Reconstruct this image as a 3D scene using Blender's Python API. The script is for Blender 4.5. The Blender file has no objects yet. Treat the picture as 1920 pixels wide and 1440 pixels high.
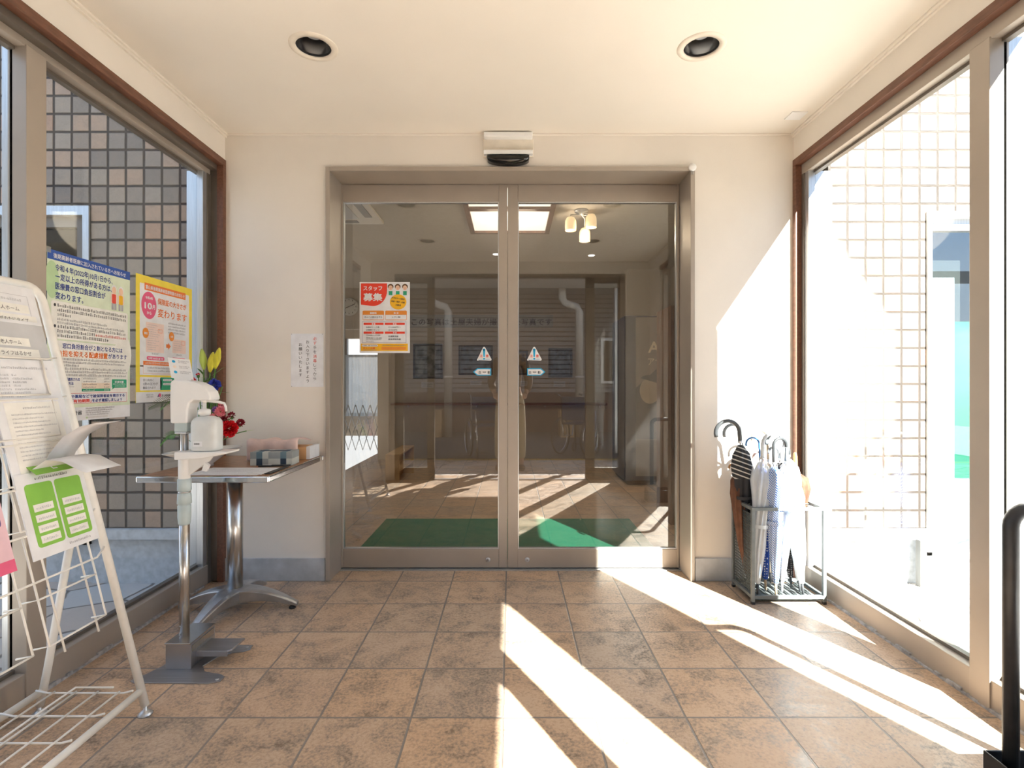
import bpy, bmesh, math, random
from mathutils import Vector, Matrix
from math import pi, sin, cos, radians as R
random.seed(7)
SC = bpy.context.scene
COL = SC.collection

# ------------------------------------------------------------------ camera
cam_d = bpy.data.cameras.new('camera'); cam = bpy.data.objects.new('camera', cam_d); COL.objects.link(cam)
cam.location = (0, 0, 1.092); cam.rotation_euler = (R(90), 0, 0)
cam_d.sensor_width = 36; cam_d.lens = 995/1920*36; cam_d.shift_x = 2/1920; cam_d.clip_start = .02; cam_d.clip_end = 300
SC.camera = cam
SC.view_settings.view_transform = 'Standard'; SC.view_settings.look = 'None'
SC.view_settings.gamma = 1; SC.view_settings.use_curve_mapping = False
SC.view_settings.exposure = 1.08
SC.cycles.use_denoising = True
SC.cycles.max_bounces = 14; SC.cycles.diffuse_bounces = 8; SC.cycles.glossy_bounces = 6; SC.cycles.transparent_max_bounces = 24
SC.cycles.caustics_reflective = False; SC.cycles.caustics_refractive = False
SC.cycles.sample_clamp_indirect = 6

# ------------------------------------------------------------------ sky: blue gradient with clouds
W = bpy.data.worlds.new('sky'); SC.world = W; W.use_nodes = True
nt = W.node_tree; nt.nodes.clear()
def N(nt, typ, **kw):
    n = nt.nodes.new(typ)
    for k, v in kw.items():
        if k.startswith('i_'): n.inputs[k[2:]].default_value = v
        elif k.startswith('n_'): n.inputs[int(k[2:])].default_value = v
        else: setattr(n, k, v)
    return n
def L(nt, a, ao, b, bi): nt.links.new(a.outputs[ao], b.inputs[bi])
def ramp(nt, stops, interp='LINEAR'):
    r = nt.nodes.new('ShaderNodeValToRGB'); r.color_ramp.interpolation = interp
    e = r.color_ramp.elements
    while len(e) < len(stops): e.new(.5)
    for i, (p, c) in enumerate(stops):
        e[i].position = p; e[i].color = tuple(c) + ((1,) if len(c) == 3 else ())
    return r
tc = N(nt, 'ShaderNodeTexCoord'); sep = N(nt, 'ShaderNodeSeparateXYZ'); L(nt, tc, 'Generated', sep, 0)
gr = ramp(nt, [(0, (.55, .52, .48)), (.47, (.62, .64, .66)), (.5, (.85, .92, 1.0)), (.62, (.42, .62, .95)), (1, (.16, .34, .75))])
mr = N(nt, 'ShaderNodeMapRange', n_1=-1.0, n_2=1.0); L(nt, sep, 'Z', mr, 0); L(nt, mr, 0, gr, 0)
nz = N(nt, 'ShaderNodeTexNoise', i_Scale=3.2, i_Detail=9.0, i_Roughness=.6)
mp = N(nt, 'ShaderNodeMapping'); mp.inputs['Scale'].default_value = (1, 1, 2.6); L(nt, tc, 'Generated', mp, 0); L(nt, mp, 0, nz, 'Vector')
cl = ramp(nt, [(.5, (0, 0, 0)), (.62, (1, 1, 1))]); L(nt, nz, 'Fac', cl, 0)
up = N(nt, 'ShaderNodeMapRange', n_1=-.02, n_2=.08); L(nt, sep, 'Z', up, 0)
ml = N(nt, 'ShaderNodeMath', operation='MULTIPLY'); L(nt, cl, 0, ml, 0); L(nt, up, 0, ml, 1)
mx = N(nt, 'ShaderNodeMix', data_type='RGBA'); L(nt, ml, 0, mx, 0); L(nt, gr, 0, mx, 6); mx.inputs[7].default_value = (1.15, 1.15, 1.12, 1)
bg = N(nt, 'ShaderNodeBackground', i_Strength=1.15); L(nt, mx, 2, bg, 0)
wo = N(nt, 'ShaderNodeOutputWorld'); L(nt, bg, 0, wo, 0)

# ------------------------------------------------------------------ sun: low, from behind the camera on the right
sd = bpy.data.lights.new('sun', 'SUN'); sd.energy = 23; sd.angle = R(.53); sd.color = (1, .965, .91)
sun = bpy.data.objects.new('sun', sd); COL.objects.link(sun)
SUNDIR = Vector((-.457, .889, -.68)).normalized()
sun.rotation_euler = SUNDIR.to_track_quat('-Z', 'Y').to_euler(); sun.location = (6, -10, 8)

# ------------------------------------------------------------------ materials
MATS = {}
def mat(name, col, rough=.55, metal=0, var=.0, scale=20, bump=0, bscale=60, emit=None, es=1, alpha=None, spec=.5, coat=0, sub=0, stretch=None, col2=None, trans=0):
    m = bpy.data.materials.new(name); m.use_nodes = True; nt = m.node_tree
    b = nt.nodes['Principled BSDF']
    b.inputs['Base Color'].default_value = (*col, 1); b.inputs['Roughness'].default_value = rough
    b.inputs['Metallic'].default_value = metal; b.inputs['Specular IOR Level'].default_value = spec
    if coat: b.inputs['Coat Weight'].default_value = coat
    if emit: b.inputs['Emission Color'].default_value = (*emit, 1); b.inputs['Emission Strength'].default_value = es
    if alpha is not None: b.inputs['Alpha'].default_value = alpha
    if trans: b.inputs['Transmission Weight'].default_value = trans; b.inputs['IOR'].default_value = 1.2
    tc = N(nt, 'ShaderNodeTexCoord'); mp = N(nt, 'ShaderNodeMapping')
    if stretch: mp.inputs['Scale'].default_value = stretch
    L(nt, tc, 'Object', mp, 0)
    nz = N(nt, 'ShaderNodeTexNoise', i_Scale=float(scale), i_Detail=5.0); L(nt, mp, 0, nz, 'Vector')
    v = var if var else .03
    c2 = col2 or tuple(max(0, c*(1-2*v)) for c in col); c1 = tuple(min(1, c*(1+v)) for c in col) if not col2 else col
    r = ramp(nt, [(.35, c2), (.65, c1)]); L(nt, nz, 'Fac', r, 0); L(nt, r, 0, b, 'Base Color')
    if bump:
        n2 = N(nt, 'ShaderNodeTexNoise', i_Scale=float(bscale), i_Detail=3.0); L(nt, mp, 0, n2, 'Vector')
        bp = N(nt, 'ShaderNodeBump', i_Strength=float(bump), i_Distance=.002); L(nt, n2, 'Fac', bp, 'Height'); L(nt, bp, 0, b, 'Normal')
    if sub:
        b.inputs['Subsurface Weight'].default_value = sub
    MATS[name] = m
    return m

def glass_mat(name, tint=(.97, .98, .97), f0=.075, dirt=.0):
    """a thin pane: clear, with the mirror-like reflection growing towards grazing angles (Schlick)"""
    m = bpy.data.materials.new(name); m.use_nodes = True; nt = m.node_tree; nt.nodes.clear()
    g = N(nt, 'ShaderNodeNewGeometry'); d = N(nt, 'ShaderNodeVectorMath', operation='DOT_PRODUCT')
    L(nt, g, 'Incoming', d, 0); L(nt, g, 'Normal', d, 1)
    ab = N(nt, 'ShaderNodeMath', operation='ABSOLUTE'); L(nt, d, 'Value', ab, 0)
    s = N(nt, 'ShaderNodeMath', operation='SUBTRACT', n_0=1.0); L(nt, ab, 0, s, 1)
    p = N(nt, 'ShaderNodeMath', operation='POWER', n_1=5.0); L(nt, s, 0, p, 0)
    a = N(nt, 'ShaderNodeMath', operation='MULTIPLY_ADD', n_1=1-f0, n_2=f0); L(nt, p, 0, a, 0)
    t = N(nt, 'ShaderNodeBsdfTransparent'); t.inputs[0].default_value = (*tint, 1)
    gl = N(nt, 'ShaderNodeBsdfGlossy', i_Roughness=0.0); gl.inputs[0].default_value = (1, 1, 1, 1)
    mx = N(nt, 'ShaderNodeMixShader'); L(nt, a, 0, mx, 0); L(nt, t, 0, mx, 1); L(nt, gl, 0, mx, 2)
    o = N(nt, 'ShaderNodeOutputMaterial')
    if dirt:
        df = N(nt, 'ShaderNodeBsdfDiffuse'); df.inputs[0].default_value = (.8, .8, .8, 1)
        tc = N(nt, 'ShaderNodeTexCoord'); nz = N(nt, 'ShaderNodeTexNoise', i_Scale=3.0, i_Detail=8.0); L(nt, tc, 'Object', nz, 'Vector')
        mr = N(nt, 'ShaderNodeMapRange', n_1=.4, n_2=.8, n_3=0.0, n_4=float(dirt)); L(nt, nz, 'Fac', mr, 0)
        m2 = N(nt, 'ShaderNodeMixShader'); L(nt, mr, 0, m2, 0); L(nt, mx, 0, m2, 1); L(nt, df, 0, m2, 2); L(nt, m2, 0, o, 0)
    else: L(nt, mx, 0, o, 0)
    MATS[name] = m
    return m

def tile_mat(name, axes, pitch, org, grout, stops, gcol, mott, wob=.0, rough=(.35, .6), bump=.6, mscale=7, gseed=0, amt=.6):
    m = bpy.data.materials.new(name); m.use_nodes = True; nt = m.node_tree; b = nt.nodes['Principled BSDF']
    tc = N(nt, 'ShaderNodeTexCoord')
    nw = N(nt, 'ShaderNodeTexNoise', i_Scale=9.0, i_Detail=2.0); L(nt, tc, 'Object', nw, 'Vector')
    sb = N(nt, 'ShaderNodeVectorMath', operation='SUBTRACT'); sb.inputs[1].default_value = (.5, .5, .5); L(nt, nw, 'Color', sb, 0)
    sc = N(nt, 'ShaderNodeVectorMath', operation='SCALE'); sc.inputs['Scale'].default_value = wob; L(nt, sb, 0, sc, 0)
    ad = N(nt, 'ShaderNodeVectorMath', operation='ADD'); L(nt, tc, 'Object', ad, 0); L(nt, sc, 0, ad, 1)
    sp = N(nt, 'ShaderNodeSeparateXYZ'); L(nt, ad, 0, sp, 0)
    fl, ed = [], []
    for k, ax in enumerate(axes):
        s = N(nt, 'ShaderNodeMath', operation='SUBTRACT', n_1=org[k]); L(nt, sp, ax, s, 0)
        d = N(nt, 'ShaderNodeMath', operation='DIVIDE', n_1=pitch); L(nt, s, 0, d, 0)
        f = N(nt, 'ShaderNodeMath', operation='FLOOR'); L(nt, d, 0, f, 0); fl.append(f)
        fr = N(nt, 'ShaderNodeMath', operation='FRACT'); L(nt, d, 0, fr, 0)
        o = N(nt, 'ShaderNodeMath', operation='SUBTRACT', n_0=1.0); L(nt, fr, 0, o, 1)
        mn = N(nt, 'ShaderNodeMath', operation='MINIMUM'); L(nt, fr, 0, mn, 0); L(nt, o, 0, mn, 1); ed.append(mn)
    e = N(nt, 'ShaderNodeMath', operation='MINIMUM'); L(nt, ed[0], 0, e, 0); L(nt, ed[1], 0, e, 1)
    g = grout/2/pitch
    mk = N(nt, 'ShaderNodeMapRange', n_1=g*.8, n_2=g*1.5); L(nt, e, 0, mk, 0)
    cb = N(nt, 'ShaderNodeCombineXYZ', n_2=float(gseed)); L(nt, fl[0], 0, cb, 0); L(nt, fl[1], 0, cb, 1)
    wn = N(nt, 'ShaderNodeTexWhiteNoise', noise_dimensions='3D'); L(nt, cb, 0, wn, 'Vector')
    r = ramp(nt, stops, 'CONSTANT' if len(stops) > 5 else 'LINEAR'); L(nt, wn, 'Value', r, 0)
    wc = N(nt, 'ShaderNodeVectorMath', operation='SCALE'); wc.inputs['Scale'].default_value = 7.3; L(nt, wn, 'Color', wc, 0)
    a2 = N(nt, 'ShaderNodeVectorMath', operation='ADD'); L(nt, tc, 'Object', a2, 0); L(nt, wc, 0, a2, 1)
    n1 = N(nt, 'ShaderNodeTexNoise', i_Scale=float(mscale), i_Detail=8.0, i_Roughness=.68, i_Distortion=.6); L(nt, a2, 0, n1, 'Vector')
    n3 = N(nt, 'ShaderNodeTexNoise', i_Scale=float(mscale*12), i_Detail=4.0, i_Roughness=.7); L(nt, a2, 0, n3, 'Vector')
    mm = N(nt, 'ShaderNodeMath', operation='MULTIPLY_ADD', n_1=.45); L(nt, n3, 'Fac', mm, 0)
    m5 = N(nt, 'ShaderNodeMath', operation='MULTIPLY', n_1=.55); L(nt, n1, 'Fac', m5, 0); L(nt, m5, 0, mm, 2)
    r2 = ramp(nt, mott); L(nt, mm, 0, r2, 0)
    c = N(nt, 'ShaderNodeMix', data_type='RGBA', blend_type='MULTIPLY'); c.inputs[0].default_value = amt; L(nt, r, 0, c, 6); L(nt, r2, 0, c, 7)
    c2 = N(nt, 'ShaderNodeMix', data_type='RGBA'); L(nt, mk, 0, c2, 0); c2.inputs[6].default_value = (*gcol, 1); L(nt, c, 2, c2, 7)
    L(nt, c2, 2, b, 'Base Color')
    rr = N(nt, 'ShaderNodeMapRange', n_1=.35, n_2=.65, n_3=rough[0], n_4=rough[1]); L(nt, n1, 'Fac', rr, 0)
    L(nt, rr, 0, b, 'Roughness')
    h = N(nt, 'ShaderNodeMath', operation='MULTIPLY_ADD', n_1=.12); L(nt, n3, 'Fac', h, 0); L(nt, mk, 0, h, 2)
    bp = N(nt, 'ShaderNodeBump', i_Strength=bump, i_Distance=.004); L(nt, h, 0, bp, 'Height'); L(nt, bp, 0, b, 'Normal')
    MATS[name] = m
    return m

M = MATS
tile_mat('floor_tile', 'XY', .3, (-.027, -.063), .006, [(0, (.47, .375, .295)), (.35, (.44, .37, .305)), (.7, (.50, .385, .285)), (1, (.41, .355, .30))], (.25, .225, .20),
         [(.38, (.38, .33, .28)), (.45, (.78, .74, .70)), (.50, (1.14, .96, .80)), (.57, (1.34, 1.24, 1.10))], wob=.003, rough=(.34, .55), bump=.5, mscale=8, amt=.85)
tile_mat('wall_tile', 'XZ', .1003, (-1.74, .288), .0115, [(0, (.25, .215, .185)), (.2, (.32, .275, .23)), (.4, (.27, .235, .205)), (.55, (.39, .29, .22)), (.75, (.22, .195, .175)), (.9, (.41, .27, .19)), (.97, (.32, .28, .24))],
         (.026, .017, .011), [(.3, (.6, .55, .5)), (.5, (.95, .92, .9)), (.68, (1.25, 1.1, 1.0))], wob=.004, rough=(.6, .8), bump=.8, mscale=14, amt=.8)
mat('plaster', (.80, .76, .70), .75, var=.025, scale=2.2, bump=.15, bscale=300)
mat('ceiling_paint', (.82, .78, .71), .8, var=.02, scale=1.2, bump=.1, bscale=300)
mat('plaster_in', (.62, .55, .46), .8, var=.03, scale=3)
mat('bronze_alu', (.42, .37, .315), .4, .25, var=.03, scale=4)
mat('bronze_dark', (.19, .165, .14), .42, .5, var=.05, scale=8)
mat('silver_alu', (.58, .60, .62), .33, .75, var=.05, scale=8, stretch=(30, 30, 1))
mat('rubber_seal', (.03, .03, .032), .7)
mat('silicone', (.45, .45, .46), .6, var=.2, scale=40)
mat('wood_trim', (.17, .075, .045), .5, var=.12, scale=14, stretch=(6, 1, 6))
mat('base_stone', (.50, .53, .56), .55, var=.1, scale=9, bump=.1)
mat('white_paint', (.80, .80, .80), .45)
mat('white_plastic', (.84, .85, .85), .32, var=.01)
mat('cream_plastic', (.80, .74, .64), .4)
mat('black_gloss', (.008, .008, .008), .08)
mat('black_metal', (.035, .037, .042), .38, .3, var=.1)
mat('black_plastic', (.02, .02, .022), .5)
mat('stone_pave', (.58, .53, .48), .75, var=.15, scale=4, bump=.4, bscale=40, col2=(.42, .38, .35))
mat('asphalt', (.13, .13, .13), .9, var=.3, scale=120, bump=.5, bscale=200)
mat('siding', (.36, .33, .31), .7, var=.04)
mat('eave', (.6, .57, .52), .7)
mat('roof_metal', (.16, .17, .19), .5)
mat('conc', (.22, .22, .21), .8, var=.08, scale=5)
mat('plinth_paint', (.52, .56, .60), .7, var=.08, scale=30, bump=.3)
mat('green_film', (.02, .20, .12), .4)
mat('curtain_white', (.8, .83, .86), .8)
mat('dark_room', (.06, .055, .05), .8)
mat('green_mat', (.008, .24, .13), .95, var=.5, scale=260, bump=.8, bscale=400, col2=(.003, .12, .065))
mat('reflector', (.7, .7, .7), .18, 1.0)
glass_mat('door_glass', tint=(.80, .80, .79), f0=.085, dirt=.015)
glass_mat('clear_glass', tint=(.95, .97, .96), f0=.035)
glass_mat('outer_glass', tint=(.45, .45, .42), f0=.05); glass_mat('curtain_glass', tint=(.85, .9, .9), f0=.16)

# ------------------------------------------------------------------ object helpers
def tag(o, label=None, cat=None, group=None, kind=None):
    if label: o['label'] = label
    if cat: o['category'] = cat
    if group: o['group'] = group
    if kind: o['kind'] = kind
    return o
WM = {}
def link(o, parent=None):
    COL.objects.link(o)
    if parent is not None:
        o.parent = parent; o.matrix_parent_inverse = WM.get(parent.name, Matrix()).inverted()
    WM[o.name] = Matrix()
    return o
def thing(name, label, cat, loc=(0, 0, 0), group=None, kind=None):
    o = bpy.data.objects.new(name, None); o.empty_display_size = .05; o.location = loc
    COL.objects.link(o); WM[o.name] = Matrix.Translation(loc)
    return tag(o, label, cat, group, kind)
class MB:
    def __init__(s): s.v = []; s.f = []; s.m = []; s.mats = []; s.sm = []
    def mi(s, m):
        m = MATS[m] if isinstance(m, str) else m
        if m not in s.mats: s.mats.append(m)
        return s.mats.index(m)
    def add(s, vs, fs, m, smooth=False, T=None):
        n = len(s.v); k = s.mi(m)
        for p in vs:
            p = Vector(p); s.v.append(tuple(T @ p) if T is not None else tuple(p))
        for f in fs: s.f.append(tuple(n+i for i in f)); s.m.append(k); s.sm.append(smooth)
        return s
    def box(s, x0, x1, y0, y1, z0, z1, m, T=None):
        x0, x1 = min(x0, x1), max(x0, x1); y0, y1 = min(y0, y1), max(y0, y1); z0, z1 = min(z0, z1), max(z0, z1)
        vs = [(x, y, z) for z in (z0, z1) for y in (y0, y1) for x in (x0, x1)]
        return s.add(vs, [(0, 2, 3, 1), (4, 5, 7, 6), (0, 1, 5, 4), (2, 6, 7, 3), (1, 3, 7, 5), (0, 4, 6, 2)], m, T=T)
    def quad(s, a, b, c, d, m): return s.add([a, b, c, d], [(0, 1, 2, 3)], m)
    def tube(s, pts, r, m, n=10, caps=True, closed=False, T=None):
        P = [Vector(p) for p in pts]; k = len(P); rs = r if isinstance(r, (list, tuple)) else [r]*k
        tang = []
        for i in range(k):
            if closed: t = P[(i+1) % k]-P[i-1]
            else: t = P[min(i+1, k-1)]-P[max(i-1, 0)]
            tang.append(t.normalized() if t.length > 1e-9 else Vector((0, 0, 1)))
        u = tang[0].orthogonal().normalized(); vs = []
        for i in range(k):
            u = (u - tang[i]*u.dot(tang[i])).normalized(); w = tang[i].cross(u)
            for j in range(n):
                a = 2*pi*j/n; vs.append(P[i] + (u*cos(a)+w*sin(a))*rs[i])
        fs = [(i*n+j, i*n+(j+1) % n, (i+1)*n+(j+1) % n, (i+1)*n+j) for i in range(k-1) for j in range(n)]
        if closed:
            fs += [((k-1)*n+j, (k-1)*n+(j+1) % n, (j+1) % n, j) for j in range(n)]
        s.add(vs, fs, m, True, T)
        if caps and not closed:
            o = len(s.v)-k*n; kk = s.mi(m)
            s.f.append(tuple(o+j for j in reversed(range(n)))); s.m.append(kk); s.sm.append(False)
            s.f.append(tuple(o+(k-1)*n+j for j in range(n))); s.m.append(kk); s.sm.append(False)
        return s
    def lathe(s, prof, c, m, n=32, axis='z', T=None, sx=1, sy=1, pleat=0, pn=8, caps=True):
        """prof: [(r, h)] round c"""
        vs = []; k = len(prof)
        for r, h in prof:
            for j in range(n):
                a = 2*pi*j/n; q = r*(1+pleat*cos(pn*a))
                p = (q*cos(a)*sx, q*sin(a)*sy, h)
                if axis == 'x': p = (h, q*cos(a), q*sin(a))
                if axis == 'y': p = (q*cos(a), h, q*sin(a))
                vs.append((p[0]+c[0], p[1]+c[1], p[2]+c[2]))
        fs = [(i*n+j, i*n+(j+1) % n, (i+1)*n+(j+1) % n, (i+1)*n+j) for i in range(k-1) for j in range(n)]
        if caps:
            if prof[0][0] > 1e-5: fs.append(tuple(reversed(range(n))))
            if prof[-1][0] > 1e-5: fs.append(tuple((k-1)*n+j for j in range(n)))
        return s.add(vs, fs, m, True, T)
    def ball(s, c, r, m, n=12, sc=(1, 1, 1), T=None):
        k = max(4, n//2)
        return s.lathe_full([(r*sin(pi*i/k), -r*cos(pi*i/k)) for i in range(k+1)], c, m, n, sc, T)
    def lathe_full(s, prof, c, m, n, sc, T=None):
        vs = []; k = len(prof)
        for r, h in prof:
            for j in range(n):
                a = 2*pi*j/n; vs.append((c[0]+max(r, 1e-5)*cos(a)*sc[0], c[1]+max(r, 1e-5)*sin(a)*sc[1], c[2]+h*sc[2]))
        fs = [(i*n+j, i*n+(j+1) % n, (i+1)*n+(j+1) % n, (i+1)*n+j) for i in range(k-1) for j in range(n)]
        return s.add(vs, fs, m, True, T)
    def prism(s, pts, h0, h1, m, axis='z', T=None):
        """pts: 2-D outline, extruded along axis"""
        def p3(a, b, h): return {'z': (a, b, h), 'y': (a, h, b), 'x': (h, a, b)}[axis]
        n = len(pts); vs = [p3(a, b, h0) for a, b in pts] + [p3(a, b, h1) for a, b in pts]
        fs = [(i, (i+1) % n, n+(i+1) % n, n+i) for i in range(n)] + [tuple(reversed(range(n))), tuple(range(n, 2*n))]
        return s.add(vs, fs, m, T=T)
    def build(s, name, parent=None, bev=0, label=None, cat=None, group=None, kind=None, seg=2, sub=0, auto=True):
        me = bpy.data.meshes.new(name); me.from_pydata(s.v, [], s.f); me.update()
        for m in s.mats: me.materials.append(m)
        me.polygons.foreach_set('material_index', s.m); me.polygons.foreach_set('use_smooth', s.sm)
        bm = bmesh.new(); bm.from_mesh(me); bmesh.ops.recalc_face_normals(bm, faces=bm.faces); bm.to_mesh(me); bm.free()
        o = bpy.data.objects.new(name, me); link(o, parent)
        if bev:
            b = o.modifiers.new('bevel', 'BEVEL'); b.width = bev; b.segments = seg; b.limit_method = 'ANGLE'; b.angle_limit = R(40)
        if sub:
            b = o.modifiers.new('sub', 'SUBSURF'); b.levels = sub; b.render_levels = sub
        return tag(o, label, cat, group, kind)
def struct(mb, name, label, cat='wall', **k): return mb.build(name, label=label, cat=cat, kind='structure', **k)

# text as flat mesh
_tc = {}
def glyphs(s, weight=0):
    k = (s, weight)
    if k not in _tc:
        c = bpy.data.curves.new('t', 'FONT'); c.body = s; c.resolution_u = 2
        o = bpy.data.objects.new('t', c); me = bpy.data.meshes.new_from_object(o)
        vs = [tuple(v.co) for v in me.vertices]; fs = [tuple(p.vertices) for p in me.polygons]
        if weight:                       # bolder strokes: the outline printed again a hair to each side
            v0, f0 = vs, fs; vs, fs = [], []
            weight *= .6
            for k_, (dx, dy) in enumerate(((weight, 0), (-weight, 0), (0, weight), (0, -weight))):
                n = len(vs); vs += [(a+dx, b+dy, k_*8e-5) for a, b, _ in v0]; fs += [tuple(n+i for i in f) for f in f0]
        bpy.data.objects.remove(o); bpy.data.curves.remove(c); bpy.data.meshes.remove(me)
        xs = [v[0] for v in vs] or [0]
        _tc[k] = (vs, fs, min(xs), max(xs))
    return _tc[k]
class Sheet(MB):
    """flat printed thing drawn in (u, v) metres; layers sit a hair in front of each other along w; T takes (u,v,w) to the world"""
    def __init__(s, T, scale=1.0, gap=.0005): super().__init__(); s.T = T @ Matrix.Diagonal((scale, scale, 1, 1)); s.g = gap
    def rect(s, x0, y0, x1, y1, m, l=1): w = l*s.g; return s.add([(x0, y0, w), (x1, y0, w), (x1, y1, w), (x0, y1, w)], [(0, 1, 2, 3)], m, T=s.T)
    def slab(s, x0, y0, x1, y1, m, t=.0008):
        return MB.box(s, x0, x1, y0, y1, -t, 0, m, T=s.T)
    def poly(s, pts, m, l=1): return s.add([(a, b, l*s.g) for a, b in pts], [tuple(range(len(pts)))], m, T=s.T)
    def disc(s, x, y, rx, ry, m, l=1, n=28, a0=0, a1=2*pi): return s.poly([(x+rx*cos(a0+(a1-a0)*i/n), y+ry*sin(a0+(a1-a0)*i/n)) for i in range(n)], m, l)
    def rrect(s, x0, y0, x1, y1, r, m, l=1):
        pts = []
        for cx, cy, a in ((x1-r, y0+r, -90), (x1-r, y1-r, 0), (x0+r, y1-r, 90), (x0+r, y0+r, 180)):
            pts += [(cx+r*cos(R(a+t)), cy+r*sin(R(a+t))) for t in (0, 30, 60, 90)]
        return s.poly(pts, m, l)
    def frame(s, x0, y0, x1, y1, t, m, l=1):
        s.rect(x0, y0, x1, y0+t, m, l); s.rect(x0, y1-t, x1, y1, m, l); s.rect(x0, y0, x0+t, y1, m, l); return s.rect(x1-t, y0, x1, y1, m, l)
    def text(s, t, x, y, size, m, l=2, width=None, align='l', weight=.01, rot=0):
        vs, fs, a, b = glyphs(t, weight); w = (b-a)*size; kx = size
        if width: kx = width/(b-a); w = width
        ox = {'l': 0, 'c': -w/2, 'r': -w}[align]
        out = []
        for p in vs:
            px, py = (p[0]-a)*kx+ox, p[1]*size
            out.append((x+px*cos(rot)-py*sin(rot), y+px*sin(rot)+py*cos(rot), l*s.g+p[2]))
        return s.add(out, fs, m, T=s.T)
    def vtext(s, t, x, y, size, m, l=2, step=None, weight=.01):
        for i, ch in enumerate(t): s.text(ch, x, y-i*(step or size*1.08), size, m(i) if callable(m) else m, l, align='c', weight=weight)
        return s
    def dashes(s, x0, y, x1, h, m, l=2, seed=0):
        """print too small to read: short broken strokes"""
        rnd = random.Random(seed+int(y*9973)+int(x0*77)); x = x0
        while x < x1-h*.3:
            w = h*rnd.uniform(.35, .9); t = h*.13
            for k in range(rnd.choice((2, 3))):
                yy = y+h*(.12+.36*k)
                s.rect(x, yy, min(x1, x+w), yy+t, m, l)
            if rnd.random() < .7: s.rect(x+w*.4, y, x+w*.4+t, y+h*.9, m, l)
            x += w+h*rnd.uniform(.12, .3)
        return s
def frame_T(origin, u, v):
    u = Vector(u).normalized(); v = Vector(v).normalized(); w = u.cross(v)
    return Matrix.Translation(origin) @ Matrix((u, v, w)).transposed().to_4x4()
def at(px, py, Y): return Vector(((px-958)/995*Y, Y, 1.092-(py-720)/995*Y))

# ================================================================== THE PORCH
XL, XR, YB, YF, ZC = -1.59, 1.572, 2.952, .28, 2.48     # inner faces, door wall, street front, ceiling
YD = 3.131                                               # plane of the sliding doors
b = MB().box(-1.8, 1.8, -.05, YD+.09, -.08, 0, 'floor_tile'); struct(b, 'floor', 'brown square floor tiles with grey joints in the entrance porch', 'floor')
b = MB().box(-2.1, 2.2, YD+.09, 12.5, -.08, 0, 'floor_tile'); struct(b, 'floor_inside', 'tiled lobby floor seen through the sliding glass doors', 'floor')

# ceiling with four round openings
LIGHTS = [(-.8125, 2.185), (.784, 2.185), (-.81, 1.147), (.79, 1.147)]
b = MB(); q = .14
xs = [-1.8, LIGHTS[0][0]-q, LIGHTS[0][0]+q, LIGHTS[1][0]-q, LIGHTS[1][0]+q, 1.8]
ys = [YF-.1, LIGHTS[2][1]-q, LIGHTS[2][1]+q, LIGHTS[0][1]-q, LIGHTS[0][1]+q, YB+.12]
for i in range(5):
    for j in range(5):
        x0, x1, y0, y1 = xs[i], xs[i+1], ys[j], ys[j+1]
        if i in (1, 3) and j in (1, 3):
            cx, cy = (x0+x1)/2, (y0+y1)/2; n = 32; vs = []
            for k in range(n):
                a = 2*pi*k/n; c, s_ = cos(a), sin(a); m_ = max(abs(c), abs(s_))
                vs.append((cx+.073*c, cy+.073*s_, ZC)); vs.append((cx+c/m_*(x1-x0)/2, cy+s_/m_*(y1-y0)/2, ZC))
            b.add(vs, [(2*k, 2*k+1, (2*k+3) % (2*n), (2*k+2) % (2*n)) for k in range(n)], 'ceiling_paint')
        else: b.quad((x0, y0, ZC), (x1, y0, ZC), (x1, y1, ZC), (x0, y1, ZC), 'ceiling_paint')
b.box(-1.8, 1.8, YF-.1, YB+.2, ZC+.2, 4.9, 'conc')  # unseen roof block, made tall to keep sun off the poster side facade
struct(b, 'ceiling', 'cream painted porch ceiling with round recessed lamps', 'ceiling')
b = MB()
for x in (XL, XR):
    s_ = 1 if x < 0 else -1
    b.box(x, x+s_*.022, YF, YB, ZC-.010, ZC, 'ceiling_paint'); b.box(x, x+s_*.012, YF, YB, ZC-.019, ZC-.010, 'ceiling_paint')
b.box(XL, XR, YB-.016, YB, ZC-.009, ZC, 'ceiling_paint')
struct(b, 'trim_1', 'thin cream moulding where the porch ceiling meets its walls', 'moulding', bev=.002)

# back wall round the doorway
DX0, DX1, DZ = -1.026, 1.018, 2.295
b = MB().box(XL-.03, DX0, YB, YB+.22, 0, ZC+.1, 'plaster').box(DX1, XR+.03, YB, YB+.22, 0, ZC+.1, 'plaster').box(DX0, DX1, YB, YB+.22, DZ, ZC+.1, 'plaster')
struct(b, 'wall_back', 'cream wall holding the sliding entrance doors', 'wall')
struct(MB().box(XL, DX0-.004, YB-.012, YB+.01, 0, .125, 'base_stone'), 'baseboard_left', 'grey stone baseboard below the paper notice', 'baseboard', bev=.002)
struct(MB().box(DX1+.004, XR-.02, YB-.012, YB+.01, 0, .125, 'base_stone'), 'baseboard_right', 'grey stone baseboard behind the umbrella rack', 'baseboard', bev=.002)
# door casing
b = MB()
for x0, x1 in ((DX0, DX0+.024), (DX1-.024, DX1)):
    b.box(x0, x1, YB-.018, YD+.06, 0, DZ, 'bronze_alu')
b.box(DX0+.024, DX1-.024, YB-.018, YD+.06, DZ-.024, DZ, 'bronze_alu')
b.box(DX0, DX1, YB+.225, YB+.29, DZ-.0, DZ+.05, 'bronze_dark')
struct(b, 'trim_2', 'bronze metal casing lining the doorway recess', 'casing', bev=.002)
b = MB().box(DX0+.02, DX1-.02, YD-.03, YD+.06, 0, .004, 'silver_alu').box(DX0+.02, DX1-.02, YD+.02, YD+.03, .004, .007, 'silver_alu')
struct(b, 'trim_3', 'metal threshold rail under the sliding doors', 'threshold')

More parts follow.
